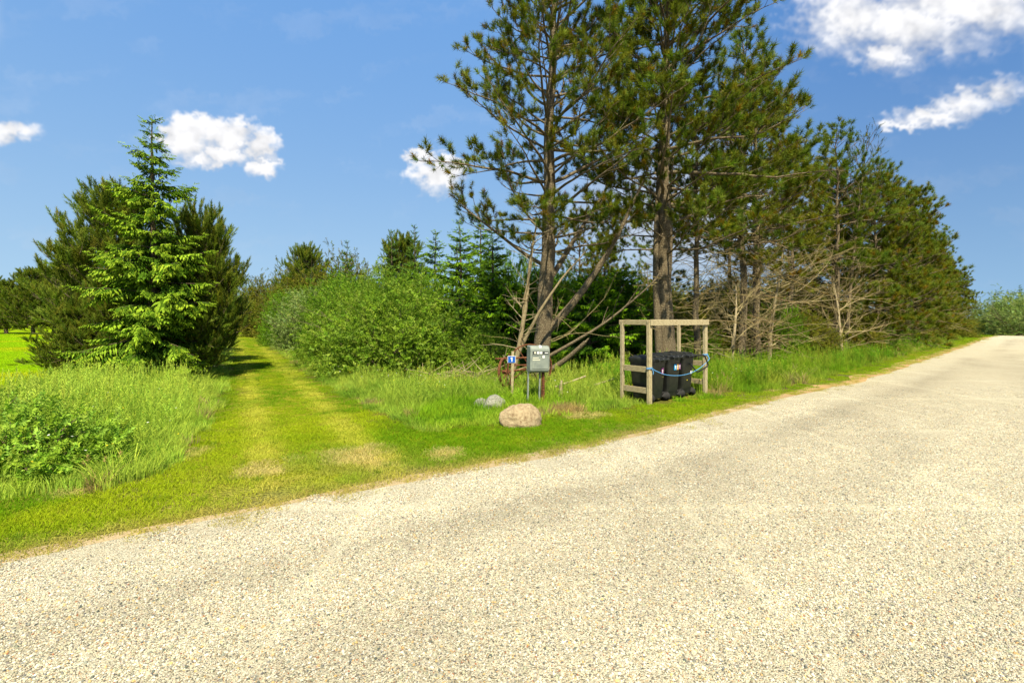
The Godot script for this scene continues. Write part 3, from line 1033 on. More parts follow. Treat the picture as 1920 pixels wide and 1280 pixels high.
func grow_spruce(o: Dictionary) -> Dictionary:
	# o: height, radius, reach, gap, per, old, new (colours), side, droop, step
	var wood := MB.new()
	var crown := MB.new()
	var h: float = o.height
	var pts := PackedVector3Array()
	var rad := PackedFloat32Array()
	var w := Vector3.ZERO
	for i in 12:
		var t := i / 11.0
		if i > 0: w += Vector3(R(-1, 1), 0, R(-1, 1)) * h * 0.004
		pts.push_back(Vector3(0, h * t - 0.1, 0) + w)
		rad.push_back(o.radius * pow(1.0 - t, 0.9) + 0.008)
	wood.tube(pts, rad, 8)
	var y: float = o.get("base", 0.25)
	var turn := R(0, TAU)
	while y < h - 0.12:
		var t := y / h
		var per: int = o.per if t < 0.9 else 4
		turn += R(0.4, 1.2)
		for k in per:
			var az := turn + TAU * k / per + R(-0.25, 0.25)
			var flat := Vector3(cos(az), 0, sin(az))
			var reach: float = o.reach * (pow(1.0 - t, o.get("taper", 0.8)) + 0.03) * R(o.get("rough", 0.7), 1.12) * (1.0 + o.get("lobe", 0.2) * 1.6 * nz.get_noise_2d(az * 40.0, y * 45.0))
			if o.has("side"): reach *= 1.0 + flat.dot(o.side)
			reach = clampf(reach, 0.14, o.reach * (0.7 + 0.1 * R(-1, 1)) if o.get("lobe", 0.0) > 0.3 else o.reach)
			var el := lerpf(-0.12, 0.75, pow(t, 1.3)) + R(-0.12, 0.12)
			var dir := (flat * cos(el) + Vector3.UP * sin(el)).normalized()
			var lp := limb(wood, on(pts, (y + R(-0.06, 0.06)) / h), dir, reach, clampf(0.008 * reach + 0.004, 0.005, 0.022), 0.003, 5, Vector3.UP * R(-0.25, 0.15) + flat * 0.2, 0.05, 4)
			var s := clampf(0.25 - 0.12 * t, 0.0, 0.5) if reach > 0.5 else 0.1
			var sg := 1.0
			while s < 1.0:
				sg = -sg
				var hd := heading(lp, s)
				var fl := clampf(reach * (1.0 - s) * 0.62 + 0.16, 0.16, o.get("frond", 0.62)) * R(0.8, 1.15)
				var d := (hd.rotated(Vector3.UP, sg * R(0.45, 0.95) * (1.0 - 0.6 * s)) + Vector3.DOWN * R(0.0, o.get("droop", 0.25))).normalized()
				var side := d.cross(Vector3.UP).normalized()
				var up := side.cross(d).normalized()
				var bs := Basis(side, d, up).rotated(d, R(-0.3, 0.3))
				var q := rng.randi() % 4
				var xf := Transform3D(bs.scaled(Vector3(fl, fl, fl)), on(lp, s) + Vector3.UP * R(0.0, 0.05))
				crown.stamp(frond_old[q], xf, vary(o.old, 0.2))
				crown.stamp(frond_new[q], xf, vary(o.new, 0.18) if s > o.get("fresh", 0.0) + R(-0.12, 0.12) else vary(o.old, 0.25))
				s += o.get("step", 0.15) / reach * R(0.8, 1.2)
			# leading shoot
			var e := Transform3D(along(heading(lp, 1.0), R(0, TAU)).scaled(Vector3.ONE * 0.2), lp[-1])
			crown.stamp(frond_new[0], e, vary(o.new, 0.18))
		y += o.gap * R(0.8, 1.2) * (1.0 + o.get("spread", -0.4) * t)
	# leader with short side shoots
	for i in 7:
		var p := on(pts, 1.0 - 0.015 * i - 0.002)
		var az := i * 2.4
		var d := Vector3(cos(az), 1.6 - 0.1 * i, sin(az)).normalized()
		crown.stamp(frond_new[i % 4], Transform3D(along(d, R(0, TAU)).scaled(Vector3.ONE * (0.14 + 0.02 * i)), p), vary(o.new, 0.15))
	return {"wood": wood, "crown": crown}

func spruce_node(g: Dictionary, called: String, label: String, where: Vector3, turn: float, group := "") -> Node3D:
	var t := thing(called, label, "tree", where, turn, group)
	part("trunk", g.wood.mesh(M.bark), t)
	part("crown", g.crown.mesh(M.needle), t, "stuff")
	return t

func grow_shrub(o: Dictionary) -> Dictionary:
	# o: rx, rz, height, n (sprays), col (array), leaf (scale), stems, flat (how box-like: trimmed hedges)
	var wood := MB.new()
	var crown := MB.new()
	var seedv := R(0, 900)
	for i in int(o.get("stems", 14)):
		var az := R(0, TAU)
		var el := R(0.7, 1.4)
		var d := Vector3(cos(az) * cos(el), sin(el), sin(az) * cos(el))
		var l: float = o.height * R(0.6, 0.95)
		var lp := limb(wood, Vector3(R(-0.25, 0.25) * o.rx, -0.05, R(-0.25, 0.25) * o.rz), d, l, R(0.015, 0.035), 0.005, 6, Vector3(cos(az), 0.2, sin(az)) * 0.6, 0.09, 5)
		for k in 6:
			var t := R(0.3, 1.0)
			var d2 := (heading(lp, t) + Vector3(R(-1, 1), R(-0.4, 0.6), R(-1, 1))).normalized()
			limb(wood, on(lp, t), d2, l * 0.35, 0.008, 0.003, 4, Vector3.UP * 0.2, 0.14, 3)
	var k: float = o.get("box", 2.0)
	for i in int(o.n):
		var az := R(0, TAU)
		var t := rng.randf()
		var el := asin(t) if rng.randf() < 0.72 else R(-0.12, 0.5)
		var d := Vector3(cos(az) * cos(el), sin(el), sin(az) * cos(el))
		var r := 1.0 / pow(pow(absf(d.x), k) + pow(absf(d.y), k) + pow(absf(d.z), k), 1.0 / k)
		# lobes: boughs of different length
		var lob := nz.get_noise_3d(d.x * 95.0 + seedv, d.y * 95.0, d.z * 95.0)
		var lob2 := nz.get_noise_3d(d.x * 260.0 + seedv, d.y * 260.0, d.z * 260.0)
		r *= 0.88 + 0.34 * lob + 0.32 * lob2
		var depth := pow(rng.randf(), 2.0)
		r *= 1.0 - 0.42 * depth
		var p := Vector3(d.x * r * o.rx, maxf(0.04, d.y * r * o.height), d.z * r * o.rz)
		var dd := (d * 0.7 + Vector3(R(-0.9, 0.9), R(-0.5, 0.9), R(-0.9, 0.9))).normalized()
		var s: float = o.get("leaf", 1.0) * R(0.75, 1.25)
		var col: Color = o.col[rng.randi() % o.col.size()]
		crown.stamp(leaf_sprays[rng.randi() % leaf_sprays.size()], Transform3D(along(dd, R(0, TAU)).scaled(Vector3(s, s, s)), p), vary(col, 0.32))
	return {"wood": wood, "crown": crown}

func shrub_node(g: Dictionary, called: String, label: String, category: String, where: Vector3, turn: float, group := "") -> Node3D:
	var t := thing(called, label, category, where, turn, group)
	part("stems", g.wood.mesh(M.bark), t, "stuff")
	part("foliage", g.crown.mesh(M.leaf), t, "stuff")
	return t

# ---------------------------------------------------------------- the trees
func build_trees() -> void:
	var dark := [lin(0.08, 0.13, 0.01), lin(0.095, 0.15, 0.012), lin(0.125, 0.18, 0.018), lin(0.145, 0.17, 0.014), lin(0.1, 0.16, 0.022)]
	var olive := [lin(0.13, 0.14, 0.01), lin(0.155, 0.165, 0.012), lin(0.185, 0.19, 0.016), lin(0.115, 0.145, 0.01), lin(0.19, 0.125, 0.012)]
	var mugo := [lin(0.105, 0.165, 0.014), lin(0.13, 0.19, 0.018), lin(0.17, 0.23, 0.028), lin(0.15, 0.18, 0.016)]
	# the first tall pine, behind the letterbox
	var g := grow_pine({"height": 13.2, "radius": 0.25, "base": 3.9, "reach": 4.2, "gap": 0.47, "per": 5, "low": 0.05, "high": 0.62, "sec": 0.24, "size": 1.3, "cols": olive + dark, "dead": 12, "inner": 0.4, "taper": 0.5, "bend": 0.4, "lean": Vector3(0.35, 0, 0), "side": Vector3(0.12, 0, 0)})
	# its big low limbs, sweeping up to the right, and two broken ones
	for a in [[1.45, Vector3(0.8, 0.72, 0.12), 5.2, 0.13, 0.03, Vector3(-0.1, 0.75, 0)], [2.9, Vector3(0.6, 0.8, -0.25), 4.4, 0.09, 0.02, Vector3(0, 0.5, 0)], [0.75, Vector3(0.85, 0.5, 0.3), 3.9, 0.055, 0.015, Vector3(0, 0.35, 0)], [3.4, Vector3(-0.75, 0.4, 0.1), 3.2, 0.06, 0.012, Vector3(-0.2, 0.35, 0)]]:
		var lp := limb(g.wood, on(g.pts, a[0] / 13.2), (a[1] as Vector3).normalized(), a[2], a[3], a[4], 9, a[5], 0.05, 8)
		for k in 8:
			var t := R(0.45, 1.0)
			var sp := limb(g.wood, on(lp, t), (heading(lp, t) + Vector3(R(-0.8, 0.8), R(0, 0.5), R(-0.8, 0.8))).normalized(), R(0.5, 1.2), 0.014, 0.004, 4, Vector3.UP * 0.3, 0.12, 4)
			if a[0] > 1.0:
				for q in 6:
					var d := (heading(sp, 0.6) + Vector3(R(-0.8, 0.8), R(0, 0.8), R(-0.8, 0.8))).normalized()
					g.crown.stamp(tufts[q % 4], Transform3D(along(d, R(0, TAU)).scaled(Vector3.ONE * 1.3), on(sp, R(0.45, 1.0)) + d * 0.05), vary(olive[q % 5], 0.2))
	var broken := limb(g.wood, on(g.pts, 0.45 / 13.2) + Vector3(0.15, 0, 0.1), Vector3(0.75, 0.42, 0.42).normalized(), 1.45, 0.085, 0.055, 5, Vector3(0, 0.3, 0), 0.03, 8)
	limb(g.wood, broken[-1], Vector3(0.6, 0.7, 0.1).normalized(), 0.14, 0.04, 0.012, 2, Vector3.ZERO, 0.1, 6)
	var pine := pine_node(g, "pine_tree", "tall open crowned pine with a swept right limb, standing right behind the grey letterbox", at(0.86, 13.0), 0.0)
	pine.set_meta("group", "pines along the road")
	# the second, behind the bins
	g = grow_pine({"height": 14.0, "radius": 0.29, "base": 4.0, "reach": 4.4, "gap": 0.46, "per": 5, "low": 0.0, "high": 0.6, "sec": 0.22, "size": 1.45, "outer": 0.35, "cols": dark + dark + olive, "dead": 20, "inner": 0.36, "taper": 0.45, "bend": 0.35, "side": Vector3(0.12, 0, 0.08)})
	limb(g.wood, on(g.pts, 0.02) + Vector3(-0.25, 0, 0), Vector3(-0.14, 1, 0.02).normalized(), 6.0, 0.13, 0.05, 9, Vector3(0.25, 0.3, 0), 0.03, 8)
	pine = pine_node(g, "pine_tree", "densest tall dark pine with a thick scaly trunk directly behind the wheelie bins", at(4.8, 14.2), 0.4)
	pine.set_meta("group", "pines along the road")
	# belt pines: four grown, then set again
	var kinds := []
	for k in 4:
		kinds.append(grow_pine({"height": [11.5, 10.5, 12.2, 9.6][k], "radius": [0.13, 0.115, 0.145, 0.13][k], "base": [4.2, 3.2, 5.0, 0.5][k], "reach": [3.0, 2.7, 3.0, 3.4][k], "gap": [0.46, 0.44, 0.48, 0.42][k], "per": [4, 4, 4, 5][k], "low": 0.0, "high": 0.65, "sec": [0.4, 0.4, 0.4, 0.32][k], "size": [1.6, 1.65, 1.6, 1.7][k], "cols": [dark, olive, dark + olive, olive + dark][k], "dead": [84, 70, 90, 14][k], "inner": [0.4, 0.36, 0.42, 0.3][k], "taper": 0.5, "bend": 0.35}))
	var src := []
	var grp := "pines along the road"
	src.append(pine_node(kinds[0], "pine_tree", "dark pine with twin neighbours, just past the shelter's road side post", at(9.0, 18.0), 0.0, 1.12, grp))
	src.append(pine_node(kinds[1], "pine_tree", "olive toned pine standing third along the belt beyond the shelter", at(13.6, 22.4), 1.1, 1.0, grp))
	src.append(pine_node(kinds[2], "pine_tree", "tall pine with many bare lower branches, its trunk leaning over the bare grey tree", at(11.0, 21.0), 2.3, 1.0, grp))
	src.append(pine_node(kinds[3], "pine_tree", "low branched olive pine whose boughs come down to the verge mid belt", at(20.4, 25.6), 0.7, 1.0, grp))
	var more := [
		[1, 9.9, 18.4, 2.9, 1.12, "slim olive pine, right hand one of the close pair past the shelter"],
		[0, 16.2, 23.0, 4.0, 0.98, "pine in the belt with dead lower limbs, fourth trunk beyond the shelter"],
		[2, 6.3, 15.4, 5.2, 0.78, "thin young pine close beside the thick trunk behind the bins"],
		[3, 17.8, 25.4, 2.2, 1.02, "olive pine half hidden in the middle of the roadside belt"],
		[0, 22.8, 28.2, 1.2, 0.98, "dark pine with a pointed top in the middle of the belt skyline"],
		[3, 25.6, 29.6, 3.9, 1.05, "bushy olive pine with foliage to the ground past the belt's middle"],
		[1, 28.6, 32.6, 0.3, 1.0, "olive pine before the belt's skyline begins to drop"],
		[3, 31.2, 36.0, 5.0, 1.0, "bushy pine on the dropping part of the belt skyline"],
		[0, 36.0, 39.2, 2.6, 0.92, "dark pine on the dropping skyline, two thirds along the belt"],
		[3, 39.6, 43.8, 1.7, 0.95, "low bushy pine leaning out over the verge near the belt's far end"],
		[1, 45.0, 49.0, 3.3, 0.95, "olive pine near the belt's far end with a ragged top"],
		[3, 51.0, 54.0, 0.9, 0.92, "far bushy pine, last but one before the pale willow"],
		[3, 58.0, 59.4, 4.4, 0.82, "farthest pine of the belt, above the pale willow"],
		[2, 13.0, 27.5, 1.4, 0.95, "tall pine of the back row showing between the bare branches"],
		[0, 8.0, 25.0, 0.2, 0.88, "back row pine seen in the gap right of the bin shelter"],
		[1, 3.6, 24.0, 3.1, 0.72, "dark back row pine between the two tall roadside trunks"],
		[3, 5.6, 28.0, 5.6, 0.72, "farther dark pine in the gap between the two tall trunks"],
		[2, 19.4, 32.0, 4.5, 0.95, "back row pine whose top rises behind the belt's middle"],
		[0, 27.0, 38.0, 2.0, 0.95, "back row pine behind the dropping skyline"],
	]
	for m in more:
		again(src[m[0]], m[5], at(m[1], m[2]), m[3], Vector3.ONE * m[4])
	# pines in the clump left of the track
	g = grow_pine({"height": 5.5, "radius": 0.12, "base": 0.45, "reach": 2.6, "gap": 0.26, "per": 6, "low": 0.08, "high": 0.7, "sec": 0.23, "size": 1.5, "cols": mugo + [lin(0.2, 0.22, 0.03), lin(0.08, 0.12, 0.012)], "rough": 0.4, "brush": true, "inner": 0.3, "taper": 0.5, "bend": 0.45, "dead": 4, "outer": 0.3})
	grp = "pines of the clump beside the track"
	var bushy := pine_node(g, "bushy_pine", "broad dark pine with upturned shoots behind the bright spruce, on the field side", at(-12.6, 14.6), 0.0, 1.0, grp)
	again(bushy, "dark pine with upturned shoots on the track side of the bright spruce", at(-9.95, 14.6), 2.4, Vector3(0.76, 0.9, 0.74))
	again(bushy, "low spreading pine with a bough hanging out over the bright field", at(-12.5, 13.2), 4.1, Vector3(0.5, 0.36, 0.5))
	again(bushy, "low dark pine filling the clump's foot between the bright spruce and the track", at(-9.35, 13.7), 5.2, Vector3(0.42, 0.5, 0.42))
	again(bushy, "low dark pine at the clump's foot on the field side of the spruce", at(-11.5, 13.3), 0.8, Vector3(0.48, 0.55, 0.48))
	again(bushy, "dark pine hidden deep in the clump, between the spruce and the track", at(-12.6, 18.5), 1.4, Vector3(0.8, 0.85, 0.8))
	again(bushy, "pine at the far end of the clump, further down the track", at(-17.2, 24.5), 3.4, Vector3(0.9, 0.85, 0.9))
	var mid := again(bushy, "broad dark pine crown between the bluish spruce tips above the hedge", at(-8.2, 34.0), 0.9, Vector3(1.15, 1.35, 1.15))
	mid.set_meta("group", "conifers behind the hedge")
	mid = again(bushy, "brownish dark pine standing over the hedge toward the track end", at(-22.5, 50.0), 2.9, Vector3(1.6, 1.65, 1.6))
	mid.set_meta("group", "conifers behind the hedge")
	grp = "far pines beyond the field"
	var far := [[-64.0, 58.0, 1.15, "leftmost far pine beyond the bright field"], [-58.5, 56.0, 1.35, "second far pine from the picture's edge beyond the field"], [-54.0, 57.0, 1.2, "far pine beyond the field, third from the edge"], [-50.0, 56.0, 1.3, "far pine beyond the field, nearest to the clump"], [-61.0, 61.0, 1.5, "tallest far pine beyond the field, set back"], [-69.0, 60.0, 1.3, "far pine beyond the field, cut by the picture's edge"]]
	for f in far:
		var o := again(bushy, f[3], at(f[0], f[1]), f[0], Vector3(1.5, f[2], 1.5))
		o.set_meta("group", grp)

	# spruces
	var newg := lin(0.31, 0.46, 0.035)
	var oldg := lin(0.1, 0.2, 0.015)
	g = grow_spruce({"height": 7.4, "radius": 0.12, "reach": 2.45, "gap": 0.27, "per": 7, "old": oldg, "new": newg, "droop": 0.95, "step": 0.13, "taper": 1.0, "frond": 0.72, "lobe": 0.45, "rough": 0.45, "spread": 0.35, "fresh": 0.3})
	spruce_node(g, "spruce_tree", "bright green spruce with a bare spire and drooping new shoots, beside the track", at(-9.95, 12.6), 0.0)
	var sk := []
	sk.append(grow_spruce({"height": 6.0, "radius": 0.1, "reach": 2.1, "gap": 0.33, "per": 6, "old": lin(0.08, 0.17, 0.018), "new": lin(0.25, 0.43, 0.02), "droop": 0.5, "step": 0.17, "frond": 0.6, "fresh": 0.3, "lobe": 0.32, "rough": 0.45, "spread": 0.1}))
	sk.append(grow_spruce({"height": 8.0, "radius": 0.12, "reach": 3.1, "gap": 0.38, "per": 6, "old": lin(0.06, 0.12, 0.03), "new": lin(0.15, 0.28, 0.045), "droop": 0.35, "step": 0.2, "frond": 0.7, "lobe": 0.32, "rough": 0.4, "spread": 0.35, "taper": 1.1}))
	sk.append(grow_spruce({"height": 3.4, "radius": 0.06, "reach": 2.0, "gap": 0.28, "per": 6, "old": lin(0.08, 0.18, 0.018), "new": lin(0.25, 0.46, 0.018), "droop": 0.5, "step": 0.15, "taper": 0.6, "frond": 0.55, "fresh": 0.35}))
	grp = "spruces behind the hedge"
	var ss := []
	ss.append(spruce_node(sk[0], "spruce_tree", "green spruce with a slim spire, nearest left of the leaning dead trunk", at(-0.75, 17.4), 0.0, grp))
	ss[0].scale = Vector3(1.0, 0.88, 1.0)
	ss.append(spruce_node(sk[1], "spruce_tree", "tallest bluish spruce spire above the big round bush", at(-6.3, 30.0), 0.0, grp))
	ss.append(spruce_node(sk[2], "spruce_tree", "low bushy young spruce filling the gap between letterbox and bin shelter", at(2.75, 16.2), 0.0, grp))
	var spr := [
		[0, -2.1, 19.0, 1.3, 1.0, 1.05, "spruce spire just right of the big round bush's top"],
		[0, -1.6, 24.0, 2.6, 1.2, 1.15, "spruce set back behind the two nearest spires"],
		[1, -8.6, 32.5, 3.3, 1.02, 0.95, "bluish spruce with a thin bent tip, left neighbour of the tallest spire"],
		[1, -12.9, 36.0, 0.8, 1.0, 0.92, "bluish spruce standing alone above the hedge's second bush"],
		[0, -4.4, 26.0, 4.2, 1.15, 1.15, "green spruce low behind the top of the big round bush"],
		[1, -3.7, 31.0, 5.0, 0.92, 0.9, "bluish spruce behind the green ones, near the leaning trunk's side"],
		[2, 4.1, 17.4, 1.9, 1.1, 0.98, "low bushy young spruce just behind the bin shelter's field side"],
		[2, 1.0, 17.2, 3.5, 1.1, 1.05, "low bushy spruce right behind the letterbox pine's trunk"],
		[0, -12.9, 18.0, 0.6, 0.62, 0.72, "small spruce at the back of the clump on the track side"],
		[0, -14.6, 21.2, 1.6, 0.75, 0.85, "spruce in the hedge row behind the clump, along the track"],
		[1, -30.5, 46.0, 2.8, 1.0, 0.8, "far spruce on the left side of the track's end"],
		[0, -19.0, 47.0, 2.2, 1.2, 1.25, "far green spruce over the hedge toward the track's end"],
		[2, -0.3, 17.0, 0.9, 1.0, 1.1, "low bushy spruce left of the letterbox pine, under the dead trunk"],
		[1, 118.0, 104.0, 0.4, 1.2, 1.1, "far dark spruce by the road bend, nearest to the belt"],
		[1, 124.0, 112.0, 1.9, 1.3, 1.2, "far dark spruce by the road bend, second from the belt"],
		[1, 131.0, 116.0, 3.1, 1.25, 1.25, "far dark spruce by the road bend, cut by the picture's edge"],
		[1, 112.0, 106.0, 4.4, 1.1, 1.0, "far dark spruce showing just over the pale willow"],
	]
	for m in spr:
		var o := again(ss[m[0]], m[6], at(m[1], m[2]), m[3], Vector3(m[5], m[4], m[5]))
		if m[1] > 50.0: o.set_meta("group", "far spruces by the road bend")

	# shrubs
	var willow := [lin(0.165, 0.275, 0.02), lin(0.205, 0.325, 0.03), lin(0.135, 0.235, 0.016), lin(0.25, 0.36, 0.05)]
	var fresh := [lin(0.11, 0.215, 0.012), lin(0.135, 0.25, 0.015), lin(0.095, 0.18, 0.012), lin(0.16, 0.27, 0.02)]
	var pale := [lin(0.22, 0.3, 0.08), lin(0.27, 0.35, 0.11), lin(0.18, 0.26, 0.05)]
	var brown := [lin(0.16, 0.175, 0.018), lin(0.13, 0.15, 0.015), lin(0.19, 0.18, 0.025)]
	grp = "bushes along the track"
	var b0 := shrub_node(grow_shrub({"rx": 2.7, "rz": 2.3, "height": 3.4, "n": 6500, "col": willow, "leaf": 1.1, "stems": 14}), "round_bush", "big round grey green bush beside the track, nearest and largest", "bush", at(-3.9, 15.6), 0.0, grp)
	var b1 := shrub_node(grow_shrub({"rx": 2.2, "rz": 2.7, "height": 3.45, "n": 4600, "col": fresh, "leaf": 1.3, "stems": 18, "box": 3.0}), "round_bush", "fresh green clipped bush, second along the track", "bush", at(-7.7, 21.6), 0.5, grp)
	var b2 := shrub_node(grow_shrub({"rx": 2.1, "rz": 2.8, "height": 3.9, "n": 4000, "col": pale, "leaf": 1.35, "stems": 16, "box": 3.0}), "round_bush", "pale silvery clipped bush, third along the track", "bush", at(-12.4, 28.5), 0.5, grp)
	var b3 := shrub_node(grow_shrub({"rx": 3.0, "rz": 3.0, "height": 6.4, "n": 5000, "col": brown, "leaf": 2.0, "stems": 18, "box": 2.3}), "round_bush", "brownish green tree-high bush behind the clipped hedge", "bush", at(-20.5, 44.0), 0.0, grp)
	var sh := [
		[b1, -17.4, 36.0, 0.5, Vector3(1.0, 1.15, 1.1), "yellow green clipped bush, fourth along the track"],
		[b3, -25.5, 48.5, 1.9, Vector3(0.9, 0.75, 0.9), "brownish bush at the hedge's end, by the track"],
		[b3, -30.5, 64.0, 3.1, Vector3(1.25, 1.5, 1.25), "tall brownish tree-like bush above the hedge's end"],
		[b3, -36.5, 66.0, 0.4, Vector3(1.1, 1.3, 1.1), "rounded brown green tree at the track's end, right side"],
		[b0, -45.5, 80.0, 1.2, Vector3(2.0, 2.2, 2.0), "green tree closing the far end of the track"],
		[b3, -52.0, 80.0, 2.2, Vector3(1.5, 1.5, 1.5), "brown green tree left of the track's far end"],
		[b1, -41.0, 82.0, 2.0, Vector3(1.8, 2.0, 1.8), "fresh green tree just right of the track's far end"],
		[b2, -47.5, 74.0, 2.7, Vector3(1.2, 0.85, 1.2), "pale low bush at the track's far end"],
		[b3, -16.5, 46.0, 4.0, Vector3(1.1, 1.35, 1.1), "olive tree behind the lone bluish spruce"],
		[b1, -10.0, 27.5, 3.3, Vector3(1.0, 1.25, 0.9), "leafy bush between the second and third hedge bushes, set back"],
		[b0, -8.0, 25.5, 2.0, Vector3(0.9, 1.25, 0.9), "grey green bush rising behind the fresh green one"],
		[b1, -0.2, 21.5, 1.0, Vector3(1.0, 1.35, 0.8), "leafy green tree behind the leaning dead trunk"],
		[b1, 2.2, 20.5, 2.9, Vector3(1.0, 1.12, 0.8), "bright leafy bush glimpsed between the pine's limbs"],
		[b1, 5.2, 20.0, 4.9, Vector3(0.8, 0.95, 0.8), "bright leafy bush behind the bin shelter's top"],
		[b1, -4.6, 24.0, 2.2, Vector3(1.2, 1.2, 1.0), "green bush behind the big round one"],
		[b1, 11.4, 19.6, 0.7, Vector3(0.4, 0.7, 0.4), "small bright leafy bush under the bare grey branches"],
		[b2, 59.0, 53.0, 0.0, Vector3(1.8, 1.35, 1.6), "pale silvery willow bush at the belt's far end by the road"],
		[b2, 68.0, 61.5, 2.4, Vector3(2.0, 1.2, 1.6), "second pale willow bush, closest to the road bend"],
		[b1, 96.0, 86.0, 2.4, Vector3(2.4, 1.3, 2.0), "green bush at the foot of the far spruces by the bend"],
		[b1, 108.0, 95.0, 1.4, Vector3(2.4, 1.2, 2.0), "green bush by the bend, cut by the picture's edge"],
		[b0, -0.9, 15.2, 2.0, Vector3(0.45, 0.5, 0.45), "leafy bush at the foot of the nearest spruce, left of the dead trunk"],
		[b3, 13.0, 20.6, 0.6, Vector3(0.55, 0.34, 0.5), "low olive bush at the belt's foot, before the bare tree"],
		[b3, 17.9, 24.8, 2.6, Vector3(0.6, 0.45, 0.5), "olive bush at the belt's foot, mid verge"],
		[b1, 22.9, 28.9, 1.6, Vector3(0.7, 0.6, 0.6), "dark green leafy bush at the belt's foot beyond the middle"],
		[b3, 29.3, 34.6, 0.9, Vector3(0.8, 0.5, 0.7), "olive bush under the dropping part of the belt"],
		[b3, 36.8, 41.4, 4.0, Vector3(0.9, 0.55, 0.8), "olive bush at the verge, two thirds along the belt"],
		[b3, 44.9, 48.4, 2.0, Vector3(1.0, 0.6, 0.9), "brown olive bush at the verge near the belt's far end"],
		[b3, 7.3, 19.4, 3.0, Vector3(0.6, 0.4, 0.5), "dim low bush between the thick trunk and the close pair"],
		[b0, -6.4, 18.6, 3.6, Vector3(0.75, 0.95, 0.8), "grey green bush wedged between the nearest bush and the clipped one"],
		[b1, -14.9, 32.4, 2.6, Vector3(0.9, 1.0, 0.9), "green clipped bush between the pale silvery one and the yellow green one"],
		[b1, 7.0, 17.6, 4.0, Vector3(0.5, 0.42, 0.4), "low green undergrowth bush behind the bin shelter's far post"],
		[b1, 12.2, 23.6, 1.0, Vector3(0.8, 0.6, 0.6), "green undergrowth bush among the bare stems, first half of the belt"],
		[b1, 16.4, 27.0, 3.0, Vector3(0.9, 0.65, 0.7), "green undergrowth bush among the trunks, middle of the belt"],
		[b3, 10.2, 23.4, 1.7, Vector3(0.8, 0.6, 0.6), "olive thicket behind the close pair of pines"],
		[b3, 14.8, 25.2, 0.2, Vector3(0.8, 0.62, 0.6), "olive thicket between the trunks before the belt's middle"],
		[b1, 20.6, 29.2, 5.1, Vector3(0.9, 0.8, 0.7), "green thicket low in the belt beyond its middle"],
		[b3, 6.6, 22.6, 4.4, Vector3(0.8, 0.6, 0.6), "olive thicket behind the thick trunk of the bin shelter pine"],
		[b3, 3.0, 44.0, 0.3, Vector3(1.5, 0.85, 1.2), "dim far bush deep in the wood, in line with the shelter's near post"],
		[b1, 9.0, 42.0, 1.3, Vector3(1.9, 1.3, 1.4), "dim far green bush deep in the wood right of the thick trunk"],
		[b3, 15.5, 44.0, 2.3, Vector3(1.6, 0.85, 1.2), "dim far bush deep in the wood behind the close pair of pines"],
		[b1, 21.5, 43.0, 3.3, Vector3(1.9, 1.3, 1.4), "dim far green bush deep in the wood behind the bare trees"],
		[b3, 27.0, 46.0, 4.3, Vector3(1.6, 0.9, 1.2), "dim far bush deep in the wood behind the belt's middle"],
		[b3, 15.0, 31.0, 1.4, Vector3(1.0, 0.75, 1.0), "dim bush behind the trunks in the belt's middle"],
		[b3, 9.4, 30.0, 2.4, Vector3(1.1, 0.6, 1.0), "dim bush in the wood behind the dead branches"],
		[b3, 22.0, 34.0, 3.4, Vector3(1.1, 0.8, 1.0), "dim bush deep behind the belt's second half"],
	]
	for m in sh:
		var o := again(m[0], m[5], at(m[1], m[2]), m[3], m[4])
		if m[1] > 50.0: o.set_meta("group", "bushes by the road bend")
	var rose := grow_shrub({"rx": 0.95, "rz": 0.75, "height": 0.75, "n": 1500, "col": [lin(0.25, 0.4, 0.035), lin(0.3, 0.46, 0.06), lin(0.19, 0.33, 0.025)], "leaf": 0.75, "stems": 12})
	var r0 := shrub_node(rose, "rose_bush", "low wild rose bush in the foreground grass by the road", "bush", at(-5.55, 5.35), 0.0, "low bushes in the foreground grass")
	again(r0, "smaller leafy bush behind the low rose bush, at the picture's edge", at(-6.7, 5.9), 2.0, Vector3(0.8, 1.1, 0.8))

	# leafless and dead trees
	dead_tree("dead_tree", "grey dead trunk leaning against the tall pine behind the house number post", at(-0.18, 11.9), Vector3(0.3, 1.0, -0.02), 4.6, 0.085, 40, 0.5)
	bare_tree("bare_tree", "leafless pale tree with long arching branches in front of the pine belt", at(10.6, 18.9), 6.4, 15, 0.0)
	bare_tree("bare_tree", "bare twiggy tree tangled low beside the slim pines past the shelter", at(8.1, 16.9), 3.6, 18, 1.0)
	bare_tree("bare_tree", "dead brushy tree with curled twigs at the verge, mid belt", at(15.4, 21.4), 4.4, 14, 2.0)
	# sparse leaved birch above the belt
	var bw := MB.new()
	var bl := MB.new()
	var tp := limb(bw, Vector3.ZERO, Vector3(0.06, 1, 0), 11.2, 0.1, 0.012, 12, Vector3(0.15, 0, 0), 0.025, 7)
	for k in 46:
		var t := R(0.45, 0.99)
		var az := R(0, TAU)
		var sp := limb(bw, on(tp, t), Vector3(cos(az) * 0.7, 0.9, sin(az) * 0.7).normalized(), 2.8 * (1.1 - t) + 0.5, 0.018, 0.003, 6, Vector3(0, 0.3, 0), 0.09, 4)
		for q in 5:
			var u := R(0.3, 1.0)
			var d := (heading(sp, u) + Vector3(R(-0.7, 0.7), R(-0.2, 0.5), R(-0.7, 0.7))).normalized()
			var tw := limb(bw, on(sp, u), d, R(0.3, 0.7), 0.006, 0.002, 3, Vector3.ZERO, 0.12, 3)
			for s in 2:
				bl.stamp(leaf_sprays[s], Transform3D(along(d, R(0, TAU)).scaled(Vector3.ONE * 0.75), on(tw, R(0.3, 1.0))), vary(lin(0.07, 0.1, 0.025), 0.2))
